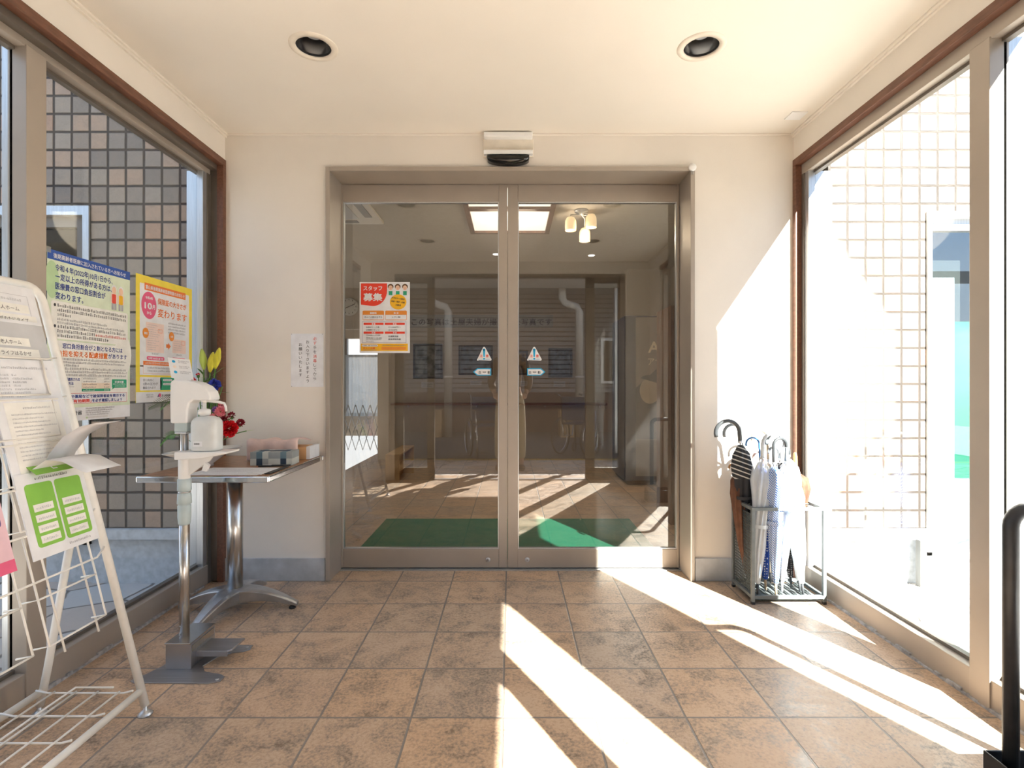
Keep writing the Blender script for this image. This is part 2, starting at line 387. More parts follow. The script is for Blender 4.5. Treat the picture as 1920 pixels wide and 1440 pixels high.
def door_leaf(name, x0, x1, s0, s1, lx, label):
    t = thing(name, label, 'door', ((x0+x1)/2, YD, 0), kind='structure')
    z0, z1 = .008, DZ-.026; ya, yb = YD, YD+.035
    b = MB()
    b.box(x0, x0+s0, ya, yb, z0, z1, 'bronze_alu').box(x1-s1, x1, ya, yb, z0, z1, 'bronze_alu')
    b.box(x0+s0, x1-s1, ya+.001, yb, z0, .117, 'bronze_alu').box(x0+s0, x1-s1, ya+.001, yb, z1-.1, z1, 'bronze_alu')
    f = b.build('door_frame', t, bev=.002)
    g = MB().box(x0+s0-.005, x1-s1+.005, ya+.015, ya+.019, .11, z1-.095, 'door_glass').build('glass_pane', t)
    b = MB()
    for a0, a1, c0, c1 in ((x0+s0, x1-s1, .117, .124), (x0+s0, x1-s1, z1-.107, z1-.1), (x0+s0, x0+s0+.006, .124, z1-.107), (x1-s1-.006, x1-s1, .124, z1-.107)):
        b.box(a0, a1, ya+.006, ya+.028, c0, c1, 'silver_alu')
    b.build('glazing_bead', t, label='pale bead round the glass')
    k = MB().lathe([(0, -.004), (.013, -.004), (.0145, -.002), (.0145, .002)], (lx, ya, .055), 'silver_alu', 24, 'y')
    k = k.build('lock_cylinder', t, label='round silver lock'); MB().box(lx-.001, lx+.001, ya-.0055, ya-.003, .05, .06, 'black_plastic').build('keyhole', k)
    return t
door_leaf('door_1', DX0+.022, -.021, .012, .05, -.135, 'sliding glass door leaf carrying the staff recruitment poster')
door_leaf('door_2', -.019, DX1-.026, .06, .012, .096, 'sliding glass door leaf beside the umbrella rack')

# ------------------------------------------------------------------ glazed side walls
def side(s, name, wname, post, near0, ip, label, wlabel, tname, tlabel):
    X = XL if s < 0 else XR; G = ip+.045
    def bx(b, a0, a1, y0, y1, z0, z1, m): b.box(X+s*a0, X+s*a1, y0, y1, z0, z1, m)
    w = MB(); bx(w, 0, .2, YF, YB+.05, 2.335, ZC+.1, 'plaster'); bx(w, .0, .2, YF, near0, 0, 2.335, 'plaster')
    struct(w, wname, wlabel, 'wall')
    t = MB(); bx(t, -.006, .03, near0, YB, 2.298, 2.335, 'wood_trim'); bx(t, -.006, .03, YB-.030, YB, 0, 2.298, 'wood_trim')
    struct(t, tname, tlabel, 'trim', bev=.002)
    t = thing(name, label, 'window', (X+s*.1, (near0+YB)/2, 0), kind='structure')
    b = MB()
    if ip > .04: bx(b, .03, ip+.01, near0, YB, 2.27, 2.335, 'bronze_dark'); bx(b, .03, ip+.01, YB-.02, YB, 0, 2.27, 'bronze_dark')
    bx(b, ip, G+.01, near0, YB-.03, 2.245, 2.298, 'bronze_alu'); bx(b, G+.01, G+.04, near0, YB-.02, 2.262, 2.335, 'silver_alu')
    bx(b, ip, G-.012, YB-.055, YB-.02, 0, 2.245, 'bronze_dark'); bx(b, G-.012, .19, YB-.04, YB, 0, 2.262, 'silver_alu')
    bx(b, ip+.005, G-.005, YB-.09, YB-.055, .1, 2.245, 'silver_alu')
    b.build('window_frame', t, bev=.0015)
    b = MB(); bx(b, ip, G+.005, near0, YB-.05, .0, .105, 'bronze_alu'); bx(b, G+.005, .19, near0, YB, -.02, .07, 'silver_alu'); b.build('sill', t, bev=.003)
    b = MB(); y = near0
    rnd = random.Random(3)
    while y < YB-.1:
        d = rnd.uniform(.015, .05); h = rnd.uniform(.006, .016); bx(b, ip-.008, ip+.002, y, y+d, 0, h, 'silicone'); y += d
    b.build('sealant', t, label='rough grey sealant')
    b = MB(); bx(b, ip-.006, ip+.06, post[0], post[1], 0, 2.25, 'bronze_alu'); bx(b, ip+.06, .16, post[0]+.015, post[1]-.015, 0, 2.26, 'silver_alu'); b.build('post', t, bev=.002)
    if near0 < post[0]-.3:
        b = MB(); bx(b, ip, ip+.08, near0, near0+.04, .1, 2.245, 'bronze_alu'); b.build('post', t, bev=.002)
    for y0, y1 in ((near0+.02, post[0]+.01), (post[1]-.01, YB-.06)):
        b = MB(); bx(b, G, G+.005, y0, y1, .1, 2.25, 'clear_glass'); b.build('glass_pane', t)
        b = MB()
        for a0, a1, c0, c1 in ((y0, y1, .105, .118), (y0, y1, 2.232, 2.245)): bx(b, G-.01, G+.016, a0, a1, c0, c1, 'bronze_dark')
        bx(b, G-.002, G+.007, y1-.010, y1, .118, 2.232, 'rubber_seal')
        b.build('gasket', t)
    return t
side(-1, 'window_1', 'wall_left', (1.808, 1.886), .69, .066, 'tall fixed window behind the table and the two posters', 'cream band above the window with the posters', 'trim_4', 'brown wood trim round the window behind the posters')
side(1, 'window_2', 'wall_right', (1.768, 1.846), .69, .028, 'tall fixed window beside the umbrella rack with sun streaming in', 'cream band above the window beside the umbrella rack', 'trim_5', 'brown wood trim round the window beside the umbrella rack')

# ------------------------------------------------------------------ street front of the porch (round and behind the camera)
b = MB().box(-1.8, 1.8, YF-.1, YF, 2.34, ZC+.2, 'plaster').box(-1.8, -1.32, YF-.1, YF, 0, 2.34, 'plaster').box(1.30, 1.8, YF-.1, YF, 0, 2.34, 'plaster')
struct(b, 'wall_front', 'cream street side wall round the open outer doorway', 'wall')
for nm, xa, xb, lb in (('window_3', -1.32, -.87, 'narrow glazed side panel of the outer doorway, poster side'), ('window_4', .85, 1.30, 'narrow glazed side panel of the outer doorway, umbrella side')):
    t = thing(nm, lb, 'window', ((xa+xb)/2, YF, 0), kind='structure')
    b = MB().box(xa, xa+.1, YF-.07, YF-.01, 0, 2.3, 'bronze_dark').box(xb-.08, xb, YF-.07, YF-.01, 0, 2.3, 'bronze_dark').box(xa, xb, YF-.07, YF-.01, 2.24, 2.3, 'bronze_dark').box(xa, xb, YF-.07, YF-.01, 0, .14, 'bronze_dark')
    b.build('window_frame', t, bev=.002)
    MB().box(xa+.09, xb-.07, YF-.042, YF-.038, .13, 2.25, 'clear_glass').build('glass_pane', t)
b = MB().box(-1.32, 1.30, YF-.08, YF, 2.3, 2.34, 'bronze_dark').box(-.87, .85, YF-.07, YF-.01, 0, .012, 'silver_alu')
struct(b, 'trim_6', 'dark metal head of the outer doorway', 'trim')
b = MB().box(-8, 1.75, -2.3, YF-.1, 2.645, 2.78, 'eave')  # out of view; poster side stretched far beyond the porch to shade the facade
struct(b, 'ceiling_outside', 'flat entrance canopy over the stone paving', 'canopy')
for i, (x, w) in enumerate(((-3.1, 'poster'), (1.66, 'umbrella'))):
    struct(MB().box(x, x+.09, -2.28, -2.19, -.02, 2.645, 'silver_alu'), 'trim_%d' % (7+i), 'square metal post holding the canopy on the %s side' % w, 'post', bev=.004)

# ------------------------------------------------------------------ outside: tiled facade in the plane of the door wall
ZT = .29
def facade(s, x0, x1, wx0, wx1, wz0, wz1, name, label):
    b = MB(); y0, y1 = YB, YB+.2
    def bx(a, c, z0, z1, m, ya=y0, yb=y1): b.box(s*a, s*c, ya, yb, z0, z1, m)
    bx(x0, wx0, ZT, 3.2, 'wall_tile'); bx(wx1, x1, ZT, 3.2, 'wall_tile'); bx(wx0, wx1, wz1, 3.2, 'wall_tile')
    if wz0 > ZT: bx(wx0, wx1, ZT, wz0, 'wall_tile')
    bx(x0, wx0, ZT-.055, ZT, 'plinth_paint', y0-.03); bx(wx1, x1, ZT-.055, ZT, 'plinth_paint', y0-.03)
    bx(x0, wx0, -.05, ZT-.055, 'plinth_paint', y0+.01); bx(wx1, x1, -.05, ZT-.055, 'plinth_paint', y0+.01); bx(wx0, wx1, -.05, min(wz0, ZT), 'plinth_paint', y0+.03)
    struct(b, name, label, 'wall')
facade(-1, 1.772, 7, 2.34, 2.9, .2, 2.08, 'wall_outside_left', 'outer wall of small square tiles behind the posters, in shade')
facade(1, 1.765, 9, 2.31, 2.80, .14, 2.045, 'wall_outside_right', 'outer wall of small square tiles in full sun beside the umbrella rack')
# windows in the facade
t = thing('window_5', 'black framed window in the shaded tiled outer wall', 'window', (-2.6, YB, 0), kind='structure')
b = MB()
for a, c, z0, z1 in ((-2.9, -2.34, 2.03, 2.08), (-2.375, -2.34, .2, 2.03), (-2.9, -2.34, .2, .24)): b.box(a, c, YB-.012, YB+.1, z0, z1, 'silver_alu')
b.build('window_frame', t); MB().box(-2.43, -2.375, YB+.02, YB+.08, .24, 2.03, 'bronze_dark').box(-2.9, -2.43, YB+.02, YB+.08, 1.97, 2.03, 'bronze_dark').box(-2.9, -2.43, YB+.02, YB+.08, .95, 1.0, 'silver_alu').build('sash', t)
MB().box(-2.9, -2.43, YB+.045, YB+.05, .24, 1.97, 'outer_glass').build('glass_pane', t); MB().box(-2.95, -2.35, YB+.199, YB+.3, .1, 2.2, 'dark_room').build('dark_interior', t)
t = thing('window_6', 'tall window in the sunlit tiled wall with curtain and sky reflection', 'window', (2.55, YB, 0), kind='structure')
b = MB()
for a, c, z0, z1 in ((2.31, 2.80, 2.02, 2.05), (2.31, 2.335, .14, 2.02), (2.775, 2.80, .14, 2.02), (2.31, 2.8, .12, .16)): b.box(a, c, YB-.012, YB+.1, z0, z1, 'white_paint')
b.box(2.335, 2.775, YB+.03, YB+.08, 1.955, 2.02, 'silver_alu')
b.build('window_frame', t); b = MB().box(2.335, 2.775, YB+.05, YB+.055, .16, 1.96, 'curtain_glass'); b.build('glass_pane', t)
b = MB(); b.prism([(2.335+.012*k, YB+.075+(.012 if k % 2 else 0)) for k in range(18)]+[(2.335+.012*k, YB+.095) for k in range(17, -1, -1)], .16, 1.7, 'curtain_white'); b.build('curtain', t)
MB().box(2.55, 2.70, YB+.10, YB+.11, .16, 1.45, 'green_film').build('green_film', t, label='strip of green film'); MB().box(2.25, 2.85, YB+.199, YB+.3, .1, 2.2, 'dark_room').build('dark_interior', t)
struct(MB().box(2.24, 2.275, YB-.05, YB-.015, -.03, ZT-.055, 'conc'), 'trim_9', 'short grey upright strip under the ledge of the sunlit tiled wall', 'post')  # plain grey upright box near the end of the plinth
# ground outside: crazy paving
def crazy(name, label, x0, x1, y0, y1, hole=None, seed=1):
    m = bpy.data.materials.new(name+'_stone'); m.use_nodes = True; nt = m.node_tree; bs = nt.nodes['Principled BSDF']
    tc = N(nt, 'ShaderNodeTexCoord'); mp = N(nt, 'ShaderNodeMapping'); mp.inputs['Scale'].default_value = (1, 1, 0); L(nt, tc, 'Object', mp, 0)
    nz = N(nt, 'ShaderNodeTexNoise', i_Scale=3.0); L(nt, mp, 0, nz, 'Vector')
    mxv = N(nt, 'ShaderNodeMix', data_type='VECTOR'); mxv.inputs[0].default_value = .12; L(nt, mp, 0, mxv, 4); L(nt, nz, 'Color', mxv, 5)
    vo = N(nt, 'ShaderNodeTexVoronoi', feature='DISTANCE_TO_EDGE', i_Scale=3.4); vc = N(nt, 'ShaderNodeTexVoronoi', i_Scale=3.4)
    L(nt, mxv, 1, vo, 'Vector'); L(nt, mxv, 1, vc, 'Vector')
    sp = N(nt, 'ShaderNodeSeparateColor'); L(nt, vc, 'Color', sp, 0)
    r = ramp(nt, [(0, (.45, .40, .37)), (.4, (.60, .54, .48)), (.7, (.5, .5, .5)), (1, (.66, .62, .58))]); L(nt, sp, 0, r, 0)
    mk = N(nt, 'ShaderNodeMapRange', n_1=.012, n_2=.03); L(nt, vo, 'Distance', mk, 0)
    c = N(nt, 'ShaderNodeMix', data_type='RGBA'); L(nt, mk, 0, c, 0); c.inputs[6].default_value = (.2, .18, .16, 1); L(nt, r, 0, c, 7); L(nt, c, 2, bs, 'Base Color')
    n2 = N(nt, 'ShaderNodeTexNoise', i_Scale=25.0, i_Detail=6.0); L(nt, tc, 'Object', n2, 'Vector'); a = N(nt, 'ShaderNodeMath', operation='MULTIPLY_ADD', n_1=.4); L(nt, n2, 'Fac', a, 0); L(nt, mk, 0, a, 2)
    bp = N(nt, 'ShaderNodeBump', i_Strength=.6, i_Distance=.01); L(nt, a, 0, bp, 'Height'); L(nt, bp, 0, bs, 'Normal'); bs.inputs['Roughness'].default_value = .8
    b = MB(); b.box(x0, x1, y0, y1, -.12, -.02, m); return struct(b, name, label, 'paving')
crazy('floor_outside_right', 'sunlit irregular stone paving beside the umbrella side window', 1.8, 10, YF-.1, YB+.2)
crazy('floor_outside_left', 'shaded irregular stone paving beyond the poster window', -10, -1.8, YF-.1, YB+.2)
crazy('floor_outside_front', 'irregular stone paving in front of the outer doorway, seen mirrored in the door glass', -10, 10, -1.45, YF-.1)
struct(MB().box(-12, 12, -14, -1.45, -.14, -.03, 'asphalt'), 'floor_street', 'grey asphalt yard mirrored in the door glass', 'asphalt')
mat('yellow_line', (.6, .42, .1), .7)
struct(MB().box(-8, 8, -1.62, -1.52, -.03, -.024, 'yellow_line'), 'trim_10', 'yellow painted line along the yard edge', 'line')

mat('grey_paper', (.55, .57, .60), .4)
# ================================================================== CEILING THINGS
for i, (x, y) in enumerate(LIGHTS):
    lb = ['round recessed ceiling lamp nearest the door, poster side', 'round recessed ceiling lamp nearest the door, umbrella side', 'round recessed ceiling lamp farther from the door, poster side', 'round recessed ceiling lamp farther from the door, umbrella side'][i]
    t = thing('recessed_ceiling_lamp', lb, 'ceiling lamp', (x, y, ZC), 'recessed lamps in the porch ceiling')
    MB().lathe([(.070, .002), (.070, -.004), (.094, -.004), (.098, .001), (.098, .004)], (x, y, ZC), 'cream_plastic', 48, caps=False).build('trim_ring', t)
    MB().lathe([(.070, -.002), (.071, .016)], (x, y, ZC), 'rubber_seal', 48, caps=False).build('dark_rim', t)
    MB().lathe([(.070, .012), (.066, .07), (.066, .13), (0, .13)], (x, y, ZC), 'reflector', 48, caps=False).build('reflector_can', t)
    MB().lathe([(0, .045), (.03, .048), (.045, .07), (.045, .12)], (x, y, ZC), 'grey_paper', 32, caps=False).build('bulb', t)
b = MB().box(1.432, 1.512, 2.70, 2.78, ZC-.006, ZC+.001, 'white_plastic')
tag(b.build('ceiling_plate', bev=.002), 'small white plate on the ceiling near the back corner', 'cover plate')

# automatic door sensor over the doorway
t = thing('door_sensor', 'white box sensor with a black curved lens above the sliding doors', 'door sensor', (-.015, YB, 2.36))
b = MB(); b.prism([(YB-.002, 2.446), (YB-.05, 2.446), (YB-.054, 2.47), (YB-.002, 2.474)], -.148, .118, 'white_plastic', 'x'); b.build('top_cover', t, bev=.003)
b = MB().box(-.155, .125, YB-.012, YB, 2.35, 2.45, 'cream_plastic'); b.build('back_plate', t, bev=.003, label='cream back plate')
b = MB(); b.prism([(YB-.002, 2.355), (YB-.05, 2.350), (YB-.054, 2.372), (YB-.002, 2.378)], -.15, .12, 'white_plastic', 'x'); b.build('hood', t, bev=.003)
n = 20; vs = []
for k in range(n+1):
    a = pi*k/n; x = -.015-.115*cos(a); d = sin(a)
    for yy, zz in ((YB-.004, 2.346), (YB-.05-.012*d, 2.346-.008*d), (YB-.048-.01*d, 2.332-.024*d), (YB-.004, 2.326-.026*d)): vs.append((x, yy, zz))
fs = [(4*k+j, 4*k+(j+1) % 4, 4*(k+1)+(j+1) % 4, 4*(k+1)+j) for k in range(n) for j in range(4)] + [(0, 1, 2, 3), (4*n+3, 4*n+2, 4*n+1, 4*n)]
MB().add(vs, fs, 'black_gloss', True).build('lens', t, label='glossy black lens')
t = thing('touch_sensor', 'small round white cap at the upper corner of the doorway', 'sensor', (1.002, YB, 2.285))
MB().lathe([(0, -.034), (.017, -.033), (.021, -.027), (.021, -.018)], (1.002, YB, 2.288), 'white_plastic', 32, 'y').build('cap', t)
MB().box(.997, 1.000, YB-.024, YB-.02, 2.25, 2.27, 'silver_alu').box(1.004, 1.007, YB-.024, YB-.02, 2.25, 2.27, 'silver_alu').build('clip', t)

# ================================================================== PRINTED SHEETS
mat('paper', (.80, .82, .86), .6); mat('paper_warm', (.86, .86, .82), .6)
mat('ink', (.05, .05, .06), .6); mat('ink_grey', (.25, .25, .28), .6); mat('ink_light', (.45, .46, .5), .6); mat('blue_ink', (.05, .08, .32), .6); mat('red_ink', (.75, .08, .05), .6)
mat('orange_ink', (.85, .22, .05), .6); mat('navy_band', (.03, .10, .42), .5); mat('pale_green', (.70, .80, .62), .6); mat('leaf_green', (.48, .68, .40), .6)
mat('print_green', (.03, .38, .20), .6); mat('print_yellow', (.90, .72, .08), .55); mat('pink_ink', (.78, .12, .25), .55); mat('pale_pink', (.86, .68, .62), .6)
mat('pale_orange', (.88, .74, .60), .6); mat('poster_red', (.85, .06, .03), .5); mat('poster_amber', (.90, .50, .02), .5); mat('tan_skin', (.85, .58, .42), .6); mat('hair_brown', (.12, .06, .03), .6)
mat('lime', (.25, .55, .08), .55); mat('sticker_blue', (.02, .42, .75), .4); mat('purple_ink', (.12, .08, .25), .6); mat('rose', (.80, .55, .62), .6); mat('grey_paper', (.55, .57, .60), .4); mat('pale_grey', (.7, .7, .72), .5)
mat('orange_circle', (.80, .28, .04), .5); mat('tape', (.6, .6, .5), .3, alpha=.4)

XP = XL-.1095
# poster 1 (A2): units cm
T = frame_T((XP, 1.945, 1.000), (0, 1, 0), (0, 0, 1)); s = Sheet(T, .01)
s.slab(0, 0, 42.2, 59.0, 'pale_green'); s.disc(2, 48, 3, 7, 'leaf_green', .4); s.disc(38, 22, 5, 9, 'paper_warm', .4)
s.rect(0, 55.4, 42.2, 59.0, 'navy_band'); s.text('後期高齢者医療に加入されている方へお知らせ', 2.5, 56.3, 2, 'paper', 2, 37, weight=.03)
s.text('令和４年(2022年)10月1日から、', 3.3, 51.8, 2.7, 'blue_ink', 2, 28.5, weight=.025); s.text('一定以上の所得がある方は、', 3.3, 48.4, 2.8, 'blue_ink', 2, 28, weight=.03)
s.text('医療費の窓口負担割合が', 3.3, 44.9, 2.8, 'blue_ink', 2, 24.5, weight=.03); s.text('変わります。', 3.3, 41.3, 2.8, 'blue_ink', 2, 13, weight=.03)
s.rrect(1.6, 26.2, 40.8, 40.4, 1, 'paper_warm', .8)
for k, (y, x1) in enumerate(((38.2, 39.6), (36.5, 39.6), (34.8, 10.5), (33.2, 29), (31.9, 38.5))):
    s.dashes(4.2, y, x1, 1.2 if k < 3 else .9, 'ink' if k < 3 else 'ink_grey')
s.disc(3.2, 38.8, .5, .6, 'ink'); s.disc(3.2, 30.9, .5, .6, 'ink'); s.dashes(4.2, 30.3, 39.6, 1.2, 'ink'); s.dashes(4.2, 28.6, 22, 1.2, 'ink'); s.dashes(22.5, 28.6, 39.6, 1.1, 'red_ink'); s.dashes(4.2, 26.9, 30, 1.2, 'ink')
s.rrect(1.6, 6.4, 40.8, 25.6, 1, 'paper_warm', .8)
s.text('窓口負担割合が２割となる方には', 6.5, 22.9, 2.2, 'blue_ink', 2, 31, weight=.03); s.text('負担を抑える配慮措置', 4.0, 19.9, 2.5, 'orange_ink', 2, 25, weight=.045); s.text('があります', 29.4, 20.1, 2.2, 'blue_ink', 2, 10.8, weight=.03)
for y, x1 in ((18.3, 39.8), (17.1, 39), (15.9, 14), (14.7, 39.5), (13.5, 40.2), (12.2, 39.8)):
    s.dashes(4.4, y, x1, .85, 'ink_grey')
for y in (18.7, 15.1, 12.6): s.disc(3.4, y, .4, .5, 'ink')
s.rect(1.6, 2, 40.8, 12, 'paper_warm', .9)
s.text('配慮措置が適用される', 3.0, 17.3-6.8, 1.3, 'blue_ink', 3, 11.5, weight=.03); s.text('場合の計算方法', 3.0, 8.9, 1.3, 'blue_ink', 3, 8.5, weight=.03); s.dashes(3.2, 7.9, 12, .6, 'ink_light')
for k, c in enumerate(('print_green', 'pale_orange', 'pale_orange', 'paper_warm', 'paper_warm')):
    y = 6.2+k*1.15; s.rect(15.5, y, 30.5, y+1.1, c, 2)
    s.dashes(16.2, y+.25, 23 if k else 22, .6, 'ink_grey' if k else 'paper', 3); s.dashes(27, y+.25, 30, .6, 'ink_grey' if k else 'paper', 3)
s.frame(15.5, 6.2, 30.5, 11.95, .08, 'ink_light', 3)
s.rrect(31.4, 7.6, 40, 11.2, .3, 'print_green', 2); s.poly([(31.2, 6.7), (33, 7.7), (31.9, 7.7)], 'print_green', 2); s.text('配慮措置', 33.0, 9.7, 1.1, 'paper', 3, 5.2, weight=.03); s.dashes(32, 8.9, 39.5, .55, 'paper', 3); s.dashes(33, 8.1, 39, .55, 'paper', 3)
s.frame(2.4, 1.3+.2, 40, 5.6, .12, 'red_ink', 3); s.rect(2.5, 1.6, 39.9, 5.5, 'paper', 2)
s.text('医療機関や薬局などで被保険者証を提示する', 3.2, 3.8, 1.4, 'blue_ink', 4, 35.5, weight=.04); s.text('ときは', 6.9, 2.0, 1.4, 'blue_ink', 4, weight=.04); s.text('「有効期限」', 10.6, 2.0, 1.4, 'red_ink', 4, 9.6, weight=.05); s.text('を必ず確認しましょう', 20.6, 2.0, 1.4, 'blue_ink', 4, 16.5, weight=.04)
# strip at the foot (ministry) drawn below the sheet's print
s.slab(0, -5.2, 42.2, 0, 'paper'); s.text('厚生労働省', 3.4, -2.8, 1.9, 'ink', 2, 12.3, weight=.02); s.disc(2.0, -1.7, .6, .9, 'blue_ink', 2); s.disc(2.6, -2.6, .5, .7, 'poster_red', 2)
for k in range(4): s.dashes(17.5, -.9-k*.85, 33-1.2*k, .6, 'ink_grey', 2)
s.rrect(17.5, -4.6, 29, -3.9, .2, 'pale_grey', 2); s.disc(18, -4.25, .5, .35, 'leaf_green', 3)
# old couple drawing
for cx, c1, c2 in ((32.6, 'red_ink', 'ink_light'), (36.6, 'poster_amber', 'ink_light')):
    s.disc(cx, 49.6, 1.5, 1.9, 'paper', 2); s.disc(cx, 49.2, 1.2, 1.6, 'tan_skin', 3); s.rrect(cx-1.8, 43.6, cx+1.8, 48, .8, 'pale_pink', 2); s.rrect(cx-1.2, 43.6, cx+1.1, 47.6, .5, c1, 3); s.rect(cx-1.4, 40.9, cx-.2, 43.7, c2, 2); s.rect(cx+.2, 40.9, cx+1.4, 43.7, c2, 2)
# clear corner tape
s.rect(-.8, 57.6, 1.4, 59.8, 'tape', 3)
s.build('wall_poster', label='large white and pale green poster with a blue title band on the window', cat='poster', group='posters on the side window')
# poster 2 (A2), yellow border
T = frame_T((XP, 2.405, 1.006), (0, 1, 0), (0, 0, 1)); s = Sheet(T, .01)
s.slab(0, 0, 42.2, 59, 'print_yellow'); s.rrect(2.4, 16.6, 39.6, 55.2, .6, 'paper'); s.rect(0, 0, 42.2, 4.9, 'paper')
s.rect(5.5, 52.4, 36.5, 55.8, 'orange_ink', 2); s.text('富山県後期高齢者医療制度のお知らせ', 6.2, 53.2, 2, 'paper', 3, 29.5, weight=.04)
s.disc(8.6, 45.5, 5.2, 6.4, 'pink_ink', 2); s.text('令和4年', 8.6, 48.4, 1.5, 'paper', 3, align='c', weight=.05); s.text('10', 8.0, 43.8, 4.1, 'paper', 3, 5.2, 'c', weight=.06); s.text('月', 11.7, 44.2, 2.4, 'paper', 3, align='c', weight=.05); s.text('から', 8.6, 41.3, 1.7, 'paper', 3, align='c', weight=.05)
s.text('保険証の大きさが', 14.6, 47.2, 3.2, 'orange_ink', 3, 22.5, weight=.03); s.text('変わります', 14.6, 41.2, 4.4, 'orange_ink', 3, 22.8, weight=.02)
s.rect(6.5, 23.6, 19.2, 37.6, 'pale_pink', 2); s.frame(6.5, 23.6, 19.2, 37.6, .1, 'pale_orange', 3)
for k in range(12): s.dashes(7.4, 36.2-k*1.05, random.uniform(13, 18.6), .5, 'ink_light', 3)
s.frame(15, 33.2, 18, 35.0, .15, 'orange_ink', 3)
s.rect(25.8, 24.2, 36.6, 31.2, 'pale_pink', 2); s.frame(25.8, 24.2, 36.6, 31.2, .1, 'pale_orange', 3)
for k in range(5): s.dashes(26.6, 30-k*1.1, 33, .5, 'ink_light', 3)
s.frame(33, 28.6, 35.8, 30.6, .15, 'orange_ink', 3)
s.disc(6.2, 32.4, 2.1, 2.4, 'orange_circle', 4); s.text('現在', 6.2, 31.8, 1.2, 'paper', 5, align='c', weight=.05); s.disc(25, 32.3, 2, 2.3, 'orange_circle', 4); s.text('10月', 25, 31.8, 1.1, 'paper', 5, align='c', weight=.05)
s.poly([(21, 26.4), (22.6, 26.4), (22.6, 25.5), (24.4, 27.3), (22.6, 29.1), (22.6, 28.2), (21, 28.2)], 'orange_ink', 2)
for k in range(4): s.dashes(22.5, 38.3-k*1.5, 36.4, .9, 'ink_grey', 2)
s.dashes(10.5, 22.6, 15.5, .8, 'ink_grey', 2); s.dashes(29, 23.0, 33.4, .8, 'ink_grey', 2)
s.rrect(7, 19.9, 19.6, 21.7, .8, 'pink_ink', 2); s.text('9月30日まで', 8, 20.3, 1.1, 'paper', 3, 10.6, weight=.05); s.rrect(25.4, 20.1, 36.2, 21.9, .8, 'pink_ink', 2); s.text('7月31日まで', 26.3, 20.5, 1.1, 'paper', 3, 9, weight=.05)
s.rect(4.6, 17.6, 37.8, 19.3, 'orange_ink', 2); s.dashes(6, 18, 36, .9, 'paper', 3)
s.rect(2.4, 12.8, 39.6, 17.2, 'paper', 1); s.rect(4.6, 13.3, 37.8, 17.5, 'paper', 2); s.frame(4.6, 13.4, 37.8, 17.6, .12, 'orange_ink', 3); s.dashes(7.5, 15.8, 35, .9, 'ink_grey', 3); s.dashes(7.5, 14.4, 32, .9, 'ink_grey', 3)
s.rrect(2.4, 5.6, 39.6, 11.9, .6, 'paper', 1); s.rrect(16.5, 5.7, 39.5, 11.8, .6, 'print_green', 2); s.disc(16.2, 8.8, 1.4, 3.1, 'paper', 2)
s.text('窓口負担に', 4.4, 9.9, 1.4, 'ink_grey', 3, 7.6, weight=.0); s.text('2割の区分が', 4.4, 8.1, 1.5, 'ink_grey', 3, 10.4); s.text('新設されます', 4.4, 6.3, 1.4, 'ink_grey', 3, 8.8)
for y in (10.0, 8.0): s.rrect(18.5, y, 25.4, y+1.1, .5, 'paper', 3); s.dashes(19, y+.3, 25, .55, 'ink_grey', 4)
s.dashes(24, 6.4, 37, .8, 'paper', 3); s.rrect(28, 8, 37.5, 10.8, .5, 'paper', 3); s.dashes(29, 9, 36, .8, 'print_green', 4)
s.dashes(6.5, 3.2, 12, .7, 'ink_grey', 2); s.dashes(6.8, 2.2, 11.5, .7, 'ink_grey', 2); s.poly([(14.4, 2.4), (15.6, 4.1), (15.6, 2.4)], 'purple_ink', 2); s.disc(16.3, 3.2, .9, .9, 'pink_ink', 2); s.text('富山県後期高齢者医療広域連合', 17.6, 2.6, 1.2, 'ink', 2, 19); s.dashes(14.4, 1.5, 34, .4, 'ink_light', 2)
s.build('wall_poster', label='yellow bordered poster with a pink circle on the window', cat='poster', group='posters on the side window')
# staff recruitment poster on the door glass (A3)
T = frame_T((-.897, YD+.0142, 1.276), (1, 0, 0), (0, 0, 1)); s = Sheet(T, .01)
s.slab(0, 0, 29.8, 42, 'paper')
s.poly([(.8, 41.2)]+[(16.3, 41.2), (16.3, 37)]+[(8+8.3*cos(a), 37-9.2*sin(a)) for a in [k*pi/2/10 for k in range(0, 11)]]+[(.8, 28.6)], 'poster_red', 1)
s.text('スタッフ', 2.2, 37.2, 3, 'paper', 2, 11.2, weight=.05); s.text('募集', 2.2, 31.2, 4.9, 'paper', 2, 11.4, weight=.05)
for k, x in enumerate((18.4, 22.6, 26.9)):
    s.disc(x, 39.3, 1.7, 1.6, 'hair_brown', 2); s.disc(x, 38.6, 1.25, 1.4, 'tan_skin', 3); s.rrect(x-1.5, 34.2, x+1.5, 37.2, .4, 'paper', 2); s.rect(x-1.1, 34.2, x+1.1, 36.6, 'print_green', 3); s.disc(x-.4, 38.9, .12, .2, 'ink', 4); s.disc(x+.4, 38.9, .12, .2, 'ink', 4); s.disc(x, 38, .3, .15, 'red_ink', 4)
s.disc(22.9, 30.2, 4.9, 4.5, 'poster_amber', 4); s.text('ダブルワーク歓迎', 22.8, 31.8, 1.1, 'ink', 5, 7.8, 'c', .03, -.12); s.text('家族・見学・応募', 22.8, 29.8, 1.1, 'ink', 5, 8, 'c', .03, -.12); s.text('大歓迎', 22.9, 27.9, 1.1, 'ink', 5, align='c', weight=.03, rot=-.1)
